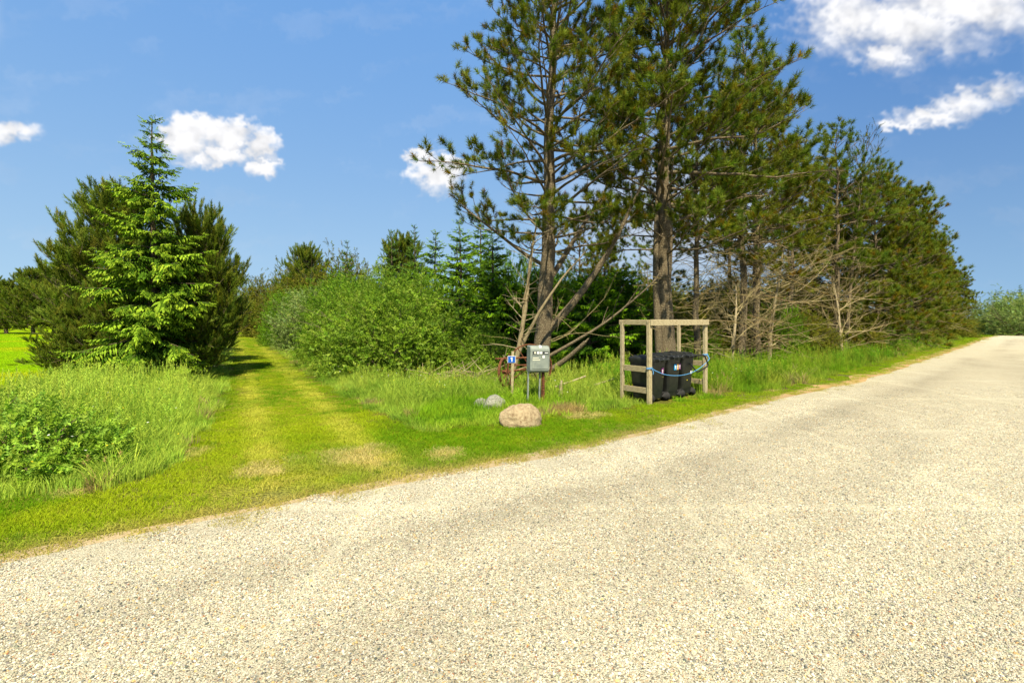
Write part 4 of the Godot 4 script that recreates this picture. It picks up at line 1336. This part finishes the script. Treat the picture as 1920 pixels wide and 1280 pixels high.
	var bt := thing("sparse_tree", "thin sparse leaved tree whose twiggy top stands clear above the pine belt", "tree", at(17.0, 23.4))
	part("trunk", bw.mesh(M.bark), bt)
	part("foliage", bl.mesh(M.leaf), bt, "stuff")

func dead_tree(called: String, label: String, where: Vector3, dir: Vector3, length: float, r: float, twigs: int, forks: float) -> void:
	var t := thing(called, label, "dead tree", where)
	var b := MB.new()
	var lp := limb(b, Vector3(0, -0.1, 0), dir.normalized(), length, r, 0.02, 12, Vector3(0.0, 0.45, 0), 0.1, 8, lin(0.72, 0.7, 0.66))
	part("trunk", b.mesh(M.deadwood), t)
	var tw := MB.new()
	limb(tw, on(lp, 0.2), Vector3(0.32, 1.0, 0.1).normalized(), length * 0.75, r * 0.7, 0.012, 10, Vector3(0.1, 0.5, 0), 0.12, 7, lin(0.72, 0.7, 0.66))
	limb(tw, on(lp, 0.35), Vector3(0.05, 1.0, -0.2).normalized(), length * 0.5, r * 0.5, 0.01, 10, Vector3(0.1, 0.4, 0), 0.12, 6, lin(0.65, 0.62, 0.56))
	for k in twigs:
		var u := R(0.12, 1.0)
		var az := R(0, TAU)
		var d := Vector3(cos(az), R(-0.1, 0.9), sin(az)).normalized()
		var sp := limb(tw, on(lp, u), d, R(0.3, 0.95), 0.014, 0.003, 4, Vector3(0, R(-0.3, 0.4), 0), 0.14, 4)
		for q in 2:
			limb(tw, on(sp, R(0.4, 0.9)), (heading(sp, 0.6) + Vector3(R(-0.8, 0.8), R(-0.4, 0.6), R(-0.8, 0.8))).normalized(), R(0.15, 0.4), 0.006, 0.002, 3, Vector3.ZERO, 0.1, 3)
	part("branches", tw.mesh(M.deadwood), t, "stuff")

func bare_tree(called: String, label: String, where: Vector3, h: float, limbs: int, roll: float) -> void:
	var t := thing(called, label, "bare tree", where, roll, "leafless trees in the belt")
	var b := MB.new()
	var lp := limb(b, Vector3(0, -0.1, 0), Vector3(0.05, 1, 0.05).normalized(), h * 0.9, 0.09, 0.015, 9, Vector3(0.1, 0, 0), 0.05, 7)
	part("trunk", b.mesh(M.deadwood), t)
	var tw := MB.new()
	for k in limbs:
		var u := R(0.03, 0.75)
		var az := R(0, TAU)
		var el := R(0.15, 0.9)
		var sp := limb(tw, on(lp, u), Vector3(cos(az) * cos(el), sin(el), sin(az) * cos(el)), h * R(0.35, 0.62) * (1.1 - u * 0.6), R(0.018, 0.034), 0.005, 9, Vector3(cos(az) * 0.4, R(-0.5, 0.9), sin(az) * 0.4), 0.1, 5, lin(1.05, 1.0, 0.85))
		for q in 7:
			var v := R(0.3, 1.0)
			var d := (heading(sp, v) + Vector3(R(-0.8, 0.8), R(-0.3, 0.9), R(-0.8, 0.8))).normalized()
			var s2 := limb(tw, on(sp, v), d, R(0.4, 1.2), 0.009, 0.003, 5, Vector3(0, R(-0.3, 0.5), 0), 0.14, 3, lin(1.0, 0.95, 0.8))
			for w in 2:
				limb(tw, on(s2, R(0.4, 1.0)), (d + Vector3(R(-0.9, 0.9), R(-0.5, 0.6), R(-0.9, 0.9))).normalized(), R(0.15, 0.5), 0.005, 0.002, 3, Vector3.ZERO, 0.15, 3, lin(1.0, 0.95, 0.8))
	part("branches", tw.mesh(M.deadwood), t, "stuff")

# ---------------------------------------------------------------- the things at the corner
func solid(lo: Vector3, hi: Vector3, bevel: float, m: Material, col := Color.WHITE, xf := Transform3D.IDENTITY) -> ArrayMesh:
	var b := MB.new()
	b.box(lo, hi, bevel, xf, col)
	return b.mesh(m)

func board(called: String, p: Node, lo: Vector3, hi: Vector3, tone := 1.0) -> MeshInstance3D:
	# built standing along y so that the grain runs along the board, then laid down
	var size := hi - lo
	var k := size.max_axis_index()
	var bs := Basis.IDENTITY
	var s := size
	if k == 0:
		bs = Basis(Vector3.BACK, -PI / 2)
		s = Vector3(size.y, size.x, size.z)
	elif k == 2:
		bs = Basis(Vector3.RIGHT, PI / 2)
		s = Vector3(size.x, size.z, size.y)
	var o := part(called, solid(-s * 0.5, s * 0.5, 0.005, M.timber, lin(tone, tone * R(0.97, 1.0), tone * R(0.9, 1.0))), p)
	o.transform = Transform3D(bs, (lo + hi) * 0.5)
	return o

func build_shelter() -> void:
	var t := thing("bin_shelter", "open timber frame of posts and rails around the wheelie bins", "shelter", at(2.84, 9.5), deg_to_rad(38.7))
	var W := 2.24
	var D := 0.68
	var H := 1.75
	var pw := 0.07
	for p in [[0.0, 0.0, 1.0], [W, 0.0, 1.1], [0.0, -D, 0.9], [W, -D, 0.95], [W * 0.43, -D, 0.95]]:
		board("post", t, Vector3(p[0] - pw * 0.5, -0.1, p[1] - pw * 0.5), Vector3(p[0] + pw * 0.5, H - (0.002 if p[1] == 0.0 else 0.006), p[1] + pw * 0.5), p[2])
		if p[1] == 0.0:
			board("post_board", t, Vector3(p[0] + pw * 0.5 + 0.001, -0.08, p[1] - 0.03), Vector3(p[0] + pw * 0.5 + 0.027, H - 0.125, p[1] + 0.037), p[2] * 1.08)
	# front beam, laid on the face of the posts
	board("beam", t, Vector3(-0.02, H - 0.115, pw * 0.5 + 0.002), Vector3(W + 0.07, H + 0.012, pw * 0.5 + 0.036), 1.2)
	board("beam", t, Vector3(-0.03, H - 0.1, -D - pw * 0.5 - 0.034), Vector3(W + 0.03, H + 0.004, -D - pw * 0.5 - 0.002), 0.95)
	for x: float in [0.0, W]:
		board("beam", t, Vector3(x - 0.02, H - 0.1, -D + pw * 0.5 + 0.002), Vector3(x + 0.02, H, -pw * 0.5 - 0.002), 0.85)
		for y: float in [0.22, 0.66]:
			board("rail", t, Vector3(x - 0.018, y, -D + pw * 0.5 + 0.002), Vector3(x + 0.018, y + 0.12, -pw * 0.5 - 0.002), 0.78)
	for s in [[0.05, 0.03], [0.05, 0.07], [W + 0.0, 0.03], [W, 0.075], [0.75, 0.05], [1.5, 0.06]]:
		var b := MB.new()
		b.tube(PackedVector3Array([Vector3(s[0], H - s[1], pw * 0.5 + 0.03), Vector3(s[0], H - s[1], pw * 0.5 + 0.0385), Vector3(s[0], H - s[1], pw * 0.5 + 0.0386)]), PackedFloat32Array([0.006, 0.006, 0.0]), 8)
		part("screw", b.mesh(M.darkmetal), t)

func bin(t: Node3D, w: float, d: float, h: float) -> void:
	# body: tapers downwards, rounded upright edges, a rim; wheels and handle on the +z side
	var b := MB.new()
	var prof := [[0.07, 0.78], [0.1, 0.8], [h * 0.5, 0.89], [h - 0.12, 0.985], [h - 0.115, 1.03], [h - 0.06, 1.035], [h - 0.06, 0.97]]
	var ring := func(y: float, k: float) -> Array:
		var out := []
		for i in 4:
			var cx: float = [1, -1, -1, 1][i] * (w * 0.5 * k - 0.05)
			var cz: float = [1, 1, -1, -1][i] * (d * 0.5 * k - 0.05)
			for q in 4:
				var a := PI * 0.5 * i + PI * 0.5 * q / 3.0
				out.append(Vector3(cx + cos(a) * 0.05, y, cz + sin(a) * 0.05))
		return out
	var last: Array = ring.call(prof[0][0], prof[0][1])
	for q in 16: b.face3(last[q], last[(q + 1) % 16], Vector3(0, prof[0][0], 0), Vector3(0, 0.4, 0))
	for i in range(1, prof.size()):
		var r: Array = ring.call(prof[i][0], prof[i][1])
		for q in 16:
			b.face4(last[q], last[(q + 1) % 16], r[(q + 1) % 16], r[q], Vector3(0, (prof[i][0] + prof[i - 1][0]) * 0.5 - (0.2 if i == 5 else 0.0), 0))
		last = r
	part("body", b.mesh(M.plastic), t)
	# lid: shallow dome with a lip, a little deeper than the body
	b = MB.new()
	var lids := [[h - 0.075, 1.07], [h - 0.03, 1.07], [h - 0.008, 1.0], [h + 0.02, 0.72], [h + 0.028, 0.3]]
	last = ring.call(lids[0][0], lids[0][1])
	for i in range(1, lids.size()):
		var r: Array = ring.call(lids[i][0], lids[i][1])
		for q in 16: b.face4(last[q], last[(q + 1) % 16], r[(q + 1) % 16], r[q], Vector3(0, h - 0.3, 0))
		last = r
	for q in 16: b.face3(last[q], last[(q + 1) % 16], Vector3(0, h + 0.03, 0), Vector3(0, h - 0.3, 0))
	var lid := part("lid", b.mesh(M.plastic), t)
	for s: float in [-1.0, 1.0]:
		part("rib", solid(Vector3(s * w * 0.27 - 0.018, h - 0.02, -d * 0.42), Vector3(s * w * 0.27 + 0.018, h + 0.026, d * 0.5), 0.008, M.plastic), lid)
	# handle bar with its two brackets, at the wheel side
	b = MB.new()
	b.tube(PackedVector3Array([Vector3(-w * 0.42, h - 0.05, d * 0.5 + 0.09), Vector3(w * 0.42, h - 0.05, d * 0.5 + 0.09)]), PackedFloat32Array([0.017, 0.017]), 8)
	part("handle", b.mesh(M.plastic), t)
	for s: float in [-1.0, 0.0, 1.0]:
		part("hinge", solid(Vector3(s * w * 0.34 - 0.03, h - 0.09, d * 0.5 - 0.02), Vector3(s * w * 0.34 + 0.03, h - 0.022, d * 0.5 + 0.1), 0.01, M.plastic), t)
	b = MB.new()
	b.tube(PackedVector3Array([Vector3(-w * 0.48, 0.1, d * 0.37), Vector3(w * 0.48, 0.1, d * 0.37)]), PackedFloat32Array([0.012, 0.012]), 8)
	part("axle", b.mesh(M.darkmetal), t)
	for s: float in [-1.0, 1.0]:
		b = MB.new()
		var o := Vector3(s * w * 0.44, 0.1, d * 0.37)
		var a := Vector3(s, 0, 0)
		b.tube(PackedVector3Array([o - a * 0.001, o, o + a * 0.008, o + a * 0.035, o + a * 0.043, o + a * 0.0431]), PackedFloat32Array([0.0, 0.085, 0.1, 0.1, 0.085, 0.0]), 16)
		var wheel := part("wheel", b.mesh(M.rubber), t)
		b = MB.new()
		b.tube(PackedVector3Array([o + a * 0.044, o + a * 0.05, o + a * 0.0501]), PackedFloat32Array([0.05, 0.045, 0.0]), 12)
		part("hub", b.mesh(M.plastic), wheel)

func sticker(t: Node3D, p: Vector3, w: float, h: float, m: Material, mark := true) -> void:
	# lies on the +z face, which leans outwards with height
	var x := Transform3D(Basis(Vector3.RIGHT, 0.04), p)
	var s := part("sticker", solid(Vector3(-w * 0.5, -h * 0.5, 0), Vector3(w * 0.5, h * 0.5, 0.003), 0.0, m, Color.WHITE, x), t)
	if mark:
		part("pictogram", solid(Vector3(-w * 0.2, -h * 0.02, 0.0035), Vector3(w * 0.2, h * 0.22, 0.0045), 0.0, M.whitepaper, Color.WHITE, x), s)
		part("pictogram", solid(Vector3(-w * 0.12, -h * 0.3, 0.0035), Vector3(w * 0.16, -h * 0.1, 0.0045), 0.0, M.whitepaper, Color.WHITE, x), s)

func build_bins() -> void:
	var turn := deg_to_rad(38.7)
	var frame := Transform3D(Basis(Vector3.UP, turn), at(2.84, 9.5))
	var grp := "black wheelie bins in the shelter"
	var t := thing("wheelie_bin", "black wheelie bin with a domed lid, at the shelter's near end", "bin", frame * Vector3(0.38, 0, -0.3), turn + 0.03, grp)
	bin(t, 0.5, 0.62, 0.96)
	sticker(t, Vector3(0.1, 0.66, 0.302), 0.09, 0.13, M.purple)
	t = thing("wheelie_bin", "black wheelie bin with blue, orange and purple stickers, middle of the three", "bin", frame * Vector3(0.93, 0, -0.26), turn - 0.03, grp)
	bin(t, 0.47, 0.58, 0.99)
	sticker(t, Vector3(0.02, 0.72, 0.284), 0.1, 0.13, M.cyan)
	sticker(t, Vector3(0.105, 0.722, 0.2845), 0.065, 0.13, M.orange)
	sticker(t, Vector3(0.18, 0.725, 0.285), 0.075, 0.13, M.purple)
	t = thing("wheelie_bin", "black wheelie bin with a projecting loop handle, at the shelter's far end", "bin", frame * Vector3(1.5, 0, -0.28), turn + 0.05, grp)
	bin(t, 0.5, 0.6, 0.99)
	sticker(t, Vector3(0.12, 0.56, 0.287), 0.09, 0.07, M.whitepaper, false)
	var b := MB.new()
	b.tube(PackedVector3Array([Vector3(0.02, 0.93, 0.3), Vector3(0.06, 0.95, 0.4), Vector3(0.3, 0.95, 0.47), Vector3(0.36, 0.93, 0.49), Vector3(0.46, 0.72, 0.52), Vector3(0.43, 0.68, 0.51), Vector3(0.16, 0.57, 0.42), Vector3(0.13, 0.58, 0.4), Vector3(0.05, 0.76, 0.3)]), PackedFloat32Array([0.017, 0.017, 0.017, 0.017, 0.017, 0.017, 0.017, 0.017, 0.017]), 8)
	part("loop_handle", b.mesh(M.plastic), t)
	# the blue rope across the front
	b = MB.new()
	var pts := PackedVector3Array()
	var rad := PackedFloat32Array()
	for i in 25:
		var k := i / 24.0
		pts.push_back(frame * Vector3(lerpf(0.05, 2.27, k), lerpf(0.74, 0.9, k) - 0.24 * (1.0 - pow(2.0 * k - 0.9, 2.0) * 0.9) - 0.0, 0.17 + 0.06 * sin(k * PI)))
		rad.push_back(0.006)
	pts[0] = frame * Vector3(0.05, 0.74, 0.055)
	pts[1] = frame * Vector3(0.09, 0.7, 0.1)
	pts[23] = frame * Vector3(2.22, 0.86, 0.12)
	pts[24] = frame * Vector3(2.25, 0.92, 0.05)
	b.tube(pts, rad, 6)
	var rope := thing("rope", "blue rope sagging across the front of the bins between two posts", "rope", Vector3.ZERO)
	part("line", b.mesh(M.rope), rope)
	for e in [[0.0, 0.74], [2.24, 0.92]]:
		b = MB.new()
		for r in 2:
			var ring := PackedVector3Array()
			var rr := PackedFloat32Array()
			for i in 13:
				var a := TAU * i / 12.0
				ring.push_back(frame * Vector3(e[0] + 0.016 + cos(a) * 0.075, e[1] + 0.02 * r + 0.008 * sin(a), sin(a) * 0.055))
				rr.push_back(0.0065)
			b.tube(ring, rr, 5)
		b.tube(PackedVector3Array([frame * Vector3(e[0] + 0.03, e[1], 0.06), frame * Vector3(e[0] + 0.04, e[1] - 0.06, 0.08), frame * Vector3(e[0] + 0.02, e[1] - 0.11, 0.085)]), PackedFloat32Array([0.006, 0.006, 0.005]), 5)
		part("knot", b.mesh(M.rope), rope)

func rounded_prism(w: float, h: float, d: float, r_top: float, r_bot: float, m: Material) -> ArrayMesh:
	# outline in yz (a letterbox seen from the side is rounded towards the front), run along x
	var prof := []
	for q in 7:
		var a := PI * 0.5 * q / 6.0
		prof.append(Vector2(d * 0.5 - r_top + sin(a) * r_top, h * 0.5 - r_top + cos(a) * r_top))
	for q in 6:
		var a := PI * 0.5 * q / 5.0
		prof.append(Vector2(d * 0.5 - r_bot + cos(a) * r_bot, -h * 0.5 + r_bot - sin(a) * r_bot))
	prof.append(Vector2(-d * 0.5, -h * 0.5))
	prof.append(Vector2(-d * 0.5, h * 0.5))
	var b := MB.new()
	var c := Vector3.ZERO
	var e := 0.014
	for i in prof.size():
		var p: Vector2 = prof[i]
		var q: Vector2 = prof[(i + 1) % prof.size()]
		b.face4(Vector3(-w * 0.5 + e, p.y, p.x), Vector3(w * 0.5 - e, p.y, p.x), Vector3(w * 0.5 - e, q.y, q.x), Vector3(-w * 0.5 + e, q.y, q.x), c)
		for s: float in [-1.0, 1.0]:
			var pi := p * 0.93
			var qi := q * 0.93
			b.face4(Vector3(s * (w * 0.5 - e), p.y, p.x), Vector3(s * w * 0.5, pi.y, pi.x), Vector3(s * w * 0.5, qi.y, qi.x), Vector3(s * (w * 0.5 - e), q.y, q.x), c)
			b.face3(Vector3(s * w * 0.5, pi.y, pi.x), Vector3(s * w * 0.5, qi.y, qi.x), Vector3(s * w * 0.5, 0, 0), c)
	return b.mesh(m)

func build_letterbox() -> void:
	var t := thing("letterbox", "grey metal letterbox with white stickers on a two legged stand", "letterbox", at(0.53, 9.7), deg_to_rad(17))
	t.rotation.z = deg_to_rad(-1.5)
	var y := 0.93
	var w := 0.43
	var h := 0.56
	var d := 0.24
	var body := part("body", rounded_prism(w, h, d, 0.09, 0.07, M.greymetal), t)
	body.position = Vector3(0, y, 0)
	var f := d * 0.5
	var P := func(called: String, x0: float, y0: float, x1: float, y1: float, m: Material, z0: float, z1: float, par: Node) -> MeshInstance3D:
		return part(called, solid(Vector3(x0, y + y0, z0), Vector3(x1, y + y1, z1), 0.003, m), par)
	var door: MeshInstance3D = P.call("door", -0.175, -0.2, 0.185, 0.085, M.greymetal, f - 0.01, f + 0.007, t)
	var slot: MeshInstance3D = P.call("slot", -0.17, 0.105, 0.19, 0.165, M.darkmetal, f - 0.01, f + 0.004, t)
	P.call("slot_flap", -0.18, 0.09, 0.195, 0.103, M.greymetal, f - 0.01, f + 0.016, t)
	part("lock", solid(Vector3(0.022, y + 0.045, f), Vector3(0.036, y + 0.06, f + 0.012), 0.004, M.darkmetal), door)
	P.call("name_label", -0.165, 0.02, -0.03, 0.036, M.cream, f, f + 0.0095, door)
	P.call("name_label", -0.168, -0.022, 0.0, -0.004, M.cream, f, f + 0.0095, door)
	P.call("sticker", 0.05, 0.025, 0.1, 0.08, M.whitepaper, f, f + 0.0095, door)
	P.call("sticker", -0.135, 0.115, -0.095, 0.155, M.cream, f, f + 0.0065, slot)
	P.call("sticker", -0.075, 0.11, -0.02, 0.16, M.whitepaper, f, f + 0.0065, slot)
	P.call("sticker", -0.008, 0.112, 0.045, 0.158, M.whitepaper, f, f + 0.0065, slot)
	P.call("sticker", 0.1, 0.125, 0.175, 0.143, M.whitepaper, f, f + 0.0065, slot)
	# sticker on the curved top edge
	part("sticker", solid(Vector3(-0.025, -0.03, 0), Vector3(0.025, 0.03, 0.004), 0.0, M.whitepaper, Color.WHITE, Transform3D(Basis(Vector3.RIGHT, -0.62), Vector3(0.005, y + h * 0.5 - 0.0155, f - 0.03))), t)
	for x: float in [-0.2, 0.06]:
		part("leg", solid(Vector3(x - 0.016, -0.25, -0.05), Vector3(x + 0.016, y - h * 0.5 + 0.03, -0.015), 0.004, M.greymetal), t)

func build_sign() -> void:
	var t := thing("house_number_post", "blue house number one plate on a leaning grey wooden stake", "sign", at(0.0, 10.3), deg_to_rad(4))
	t.rotation.z = deg_to_rad(-1.0)
	var s := board("stake", t, Vector3(-0.03, -0.2, -0.02), Vector3(0.03, 1.05, 0.015), 0.9)
	s.position.x = 0.0
	part("plate", solid(Vector3(-0.115, 0.79, 0.016), Vector3(0.065, 0.945, 0.022), 0.004, M.whitepaper), t)
	part("blue_field", solid(Vector3(-0.107, 0.797, 0.0222), Vector3(0.057, 0.938, 0.0245), 0.0, M.blue), t)
	var tm := TextMesh.new()
	tm.text = "1"
	var sf := SystemFont.new()
	sf.font_names = PackedStringArray(["Droid Sans"])
	sf.font_weight = 700
	tm.font = sf
	tm.font_size = 64
	tm.pixel_size = 0.0021
	tm.depth = 0.003
	tm.material = M.whitepaper
	var o := part("numeral", tm, t)
	o.position = Vector3(-0.025, 0.867, 0.026)

func wheel_at(t: Node3D, c: Vector3, ax: Vector3, r: float, band: float, spokes: int) -> void:
	var bs := along(ax.normalized())
	var b := MB.new()
	var n := 28
	for i in n:
		var a := TAU * i / n
		var a2 := TAU * (i + 1) / n
		var d1 := Vector3(cos(a), 0, sin(a))
		var d2 := Vector3(cos(a2), 0, sin(a2))
		var q := func(d: Vector3, rr: float, y: float) -> Vector3: return c + bs * (d * rr + Vector3(0, y, 0))
		var mid: Vector3 = q.call((d1 + d2).normalized(), r - 0.012, 0.0)
		for s: float in [-1.0, 1.0]:
			b.face4(q.call(d1, r, s * band), q.call(d2, r, s * band), q.call(d2, r - 0.025, s * band), q.call(d1, r - 0.025, s * band), mid)
		b.face4(q.call(d1, r, -band), q.call(d2, r, -band), q.call(d2, r, band), q.call(d1, r, band), mid)
		b.face4(q.call(d1, r - 0.025, -band), q.call(d2, r - 0.025, -band), q.call(d2, r - 0.025, band), q.call(d1, r - 0.025, band), mid)
	var wheel := part("wheel", b.mesh(M.rust), t)
	for i in spokes:
		var a := TAU * i / spokes + 0.2
		b = MB.new()
		b.tube(PackedVector3Array([c, c + bs * Vector3(cos(a), 0, sin(a)) * (r - 0.015)]), PackedFloat32Array([0.014, 0.011]), 6)
		part("spoke", b.mesh(M.rust), wheel)
	b = MB.new()
	b.tube(PackedVector3Array([c - bs.y * 0.081, c - bs.y * 0.08, c + bs.y * 0.08, c + bs.y * 0.081]), PackedFloat32Array([0.0, 0.05, 0.05, 0.0]), 10)
	part("hub", b.mesh(M.rust), wheel)

func build_rusty() -> void:
	var t := thing("farm_implement", "rusty iron wheeled farm implement standing behind the letterbox", "farm machine", at(0.15, 11.1))
	wheel_at(t, Vector3(0.28, 0.62, 0.0), Vector3(0.25, 0, 1), 0.56, 0.035, 8)
	wheel_at(t, Vector3(-0.3, 0.5, 0.05), Vector3(0.9, 0.05, 0.45), 0.36, 0.03, 6)
	for a in [[Vector3(-0.55, 0.82, 0.1), Vector3(0.75, 0.86, 0.15), 0.022], [Vector3(-0.35, 0.5, 0.1), Vector3(0.62, 0.62, 0.1), 0.02], [Vector3(-0.2, 0.66, 0.12), Vector3(0.55, 0.68, 0.12), 0.016], [Vector3(-0.3, 0.2, 0.1), Vector3(-0.22, 0.95, 0.12), 0.018]]:
		var b := MB.new()
		b.tube(PackedVector3Array([a[0], a[0].lerp(a[1], 0.5) + Vector3(0, 0.01, 0), a[1]]), PackedFloat32Array([a[2], a[2], a[2]]), 6)
		part("bar", b.mesh(M.rust), t)
	# rusty iron stake right of the letterbox
	var s := thing("iron_stake", "rusty brown iron stake just right of the letterbox's leg", "stake", at(0.66, 9.75))
	part("bar", solid(Vector3(-0.035, -0.2, -0.02), Vector3(0.035, 0.74, 0.02), 0.006, M.rust), s)
	part("flange", solid(Vector3(-0.01, -0.2, 0.0205), Vector3(0.01, 0.74, 0.06), 0.004, M.rust), s)

func rock(called: String, label: String, where: Vector3, size: Vector3, m: Material, sd: float, turn: float, group := "") -> void:
	var b := MB.new()
	var n := 26
	var P := func(i: int, j: int) -> Vector3:
		var el := PI * (j / float(n) - 0.5)
		var a := TAU * i / float(2 * n)
		var d := Vector3(cos(a) * cos(el), sin(el), sin(a) * cos(el))
		var r := 1.0 + 0.16 * nz.get_noise_3d(d.x * 60.0 + sd, d.y * 60.0, d.z * 60.0) + 0.06 * nz.get_noise_3d(d.x * 200.0 + sd, d.y * 200.0, d.z * 200.0) + 0.02 * nz.get_noise_3d(d.x * 700.0 + sd, d.y * 700.0, d.z * 700.0)
		# a few flats worn on it
		for k in 5:
			var f := Vector3(sin(k * 2.1 + sd), 0.3 + 0.4 * cos(k * 1.7 + sd), cos(k * 2.9 + sd)).normalized()
			var q := d.dot(f) * r
			if q > 0.86: r *= lerpf(1.0, 0.86 / q, 0.7)
		return d * r * size
	for j in n:
		for i in 2 * n:
			var p0: Vector3 = P.call(i % (2 * n), j)
			var p1: Vector3 = P.call((i + 1) % (2 * n), j)
			var p2: Vector3 = P.call((i + 1) % (2 * n), j + 1)
			var p3: Vector3 = P.call(i % (2 * n), j + 1)
			if j > 0: b.tri(p0, p2, p1)
			if j < n - 1: b.tri(p0, p3, p2)
	var o := part(called, b.smooth(m), self)
	o.position = where
	o.rotation.y = turn
	tag(o, label, "boulder", group)

func build_stones() -> void:
	rock("boulder", "large rounded tan granite boulder on the grass corner by the road", at(0.14, 7.72, 0.07), Vector3(0.37, 0.27, 0.3), M.granite, 3.0, 0.3, "boulders at the corner")
	rock("boulder", "whitish grey boulder in the grass below the house number post", at(-0.36, 9.2, 0.04), Vector3(0.28, 0.2, 0.2), M.greystone, 31.0, 1.1, "boulders at the corner")
	rock("boulder", "darker grey boulder half sunk beside the whitish one", at(-0.64, 9.5, -0.02), Vector3(0.19, 0.15, 0.17), M.greystone, 52.0, 2.1, "boulders at the corner")
	# bleached stump, sticks and the brush pile under the round bush
	var t := thing("wood_stump", "short bleached wood stump in the grass right of the letterbox", "stump", at(1.05, 10.0))
	var b := MB.new()
	b.tube(PackedVector3Array([Vector3(0, -0.1, 0), Vector3(0.01, 0.18, 0), Vector3(0.02, 0.36, 0.01), Vector3(0.03, 0.44, 0), Vector3(0.03, 0.441, 0)]), PackedFloat32Array([0.05, 0.045, 0.04, 0.022, 0.0]), 8, lin(2.0, 2.0, 1.9))
	part("wood", b.mesh(M.deadwood), t)
	var grp := "fallen sticks in the grass"
	for a in [[1.0, 10.6, 0.5, Vector3(1, 0.35, 0), 0.75, "fallen stick propped in the grass beside the bleached stump"], [1.95, 10.9, 0.3, Vector3(1, 0.3, 0.1), 0.5, "short broken stick in the grass before the bin shelter"]]:
		b = MB.new()
		limb(b, Vector3.ZERO, (a[3] as Vector3).normalized(), a[4], 0.03, 0.02, 4, Vector3.ZERO, 0.06, 7, lin(1.3, 1.25, 1.1))
		var o := part("stick", b.mesh(M.deadwood), self)
		o.position = at(a[0], a[1], 0.2)
		tag(o, a[5], "stick", grp)
	b = MB.new()
	for k in 60:
		var az := R(0, TAU)
		limb(b, Vector3(R(-0.9, 0.9), R(0.0, 0.35), R(-0.4, 0.4)), Vector3(cos(az), R(-0.1, 0.7), sin(az)).normalized(), R(0.4, 1.1), R(0.008, 0.02), 0.004, 4, Vector3.ZERO, 0.15, 4, vary(lin(1.1, 1.05, 0.9), 0.25))
	var pile := part("brush_pile", b.mesh(M.deadwood), self, "stuff")
	pile.position = at(-1.6, 12.6)
	tag(pile, "pile of dead grey brushwood in front of the big round bush", "brushwood")

# ---------------------------------------------------------------- everything
func _ready() -> void:
	rng.seed = 20240
	nz.seed = 9
	nz.noise_type = FastNoiseLite.TYPE_SIMPLEX_SMOOTH
	nz.frequency = 0.02
	nz.fractal_octaves = 3
	var exposure := 2.25
	var cam := Camera3D.new()
	cam.name = "camera"
	cam.near = 0.05
	cam.far = 3000.0
	cam.projection = Camera3D.PROJECTION_FRUSTUM
	cam.size = 2.0 * 0.05 * 640.0 / 860.0
	cam.frustum_offset = Vector2(0, -0.05 * 40.0 / 860.0)
	cam.position = Vector3(0, 1.75, 0)
	add_child(cam)
	var env := Environment.new()
	env.background_mode = Environment.BG_SKY
	var sm := PanoramaSkyMaterial.new()
	sm.panorama = ImageTexture.create_from_image(make_sky(exposure))
	var sky := Sky.new()
	sky.sky_material = sm
	env.sky = sky
	env.tonemap_mode = Environment.TONE_MAPPER_LINEAR
	env.tonemap_exposure = exposure
	env.sdfgi_enabled = true
	env.ssao_enabled = true
	env.ssil_enabled = true
	var we := WorldEnvironment.new()
	we.name = "environment"
	we.environment = env
	add_child(we)
	var sun := DirectionalLight3D.new()
	sun.name = "sun"
	sun.light_energy = 1.45
	sun.light_color = Color(1.0, 0.955, 0.83)
	sun.light_angular_distance = 0.6
	sun.shadow_enabled = true
	# high, behind the camera
	var az := deg_to_rad(7.0)
	var el := deg_to_rad(54.0)
	var towards_sun := Vector3(sin(az) * cos(el), sin(el), cos(az) * cos(el))
	add_child(sun)
	sun.look_at_from_position(towards_sun * 50.0, Vector3.ZERO)
	var t0 := Time.get_ticks_msec()
	materials()
	plant_pieces()
	print("sky, materials ", Time.get_ticks_msec() - t0)
	build_ground()
	print("ground ", Time.get_ticks_msec() - t0)
	build_trees()
	var tris := 0
	for o in find_children("*", "MeshInstance3D", true, false):
		if o.name.begins_with("crown") or o.name.begins_with("foliage") or o.name.begins_with("trunk"):
			if not names.has(o.mesh):
				names[o.mesh] = 1
				tris += o.mesh.surface_get_array_len(0) / 3
	print("tris ", tris)
	print("trees ", Time.get_ticks_msec() - t0)
	build_shelter()
	build_bins()
	build_letterbox()
	build_sign()
	build_rusty()
	build_stones()
	print("things ", Time.get_ticks_msec() - t0)
	build_grass()
	print("grass ", Time.get_ticks_msec() - t0)
	build_chips()
	print("chips ", Time.get_ticks_msec() - t0)
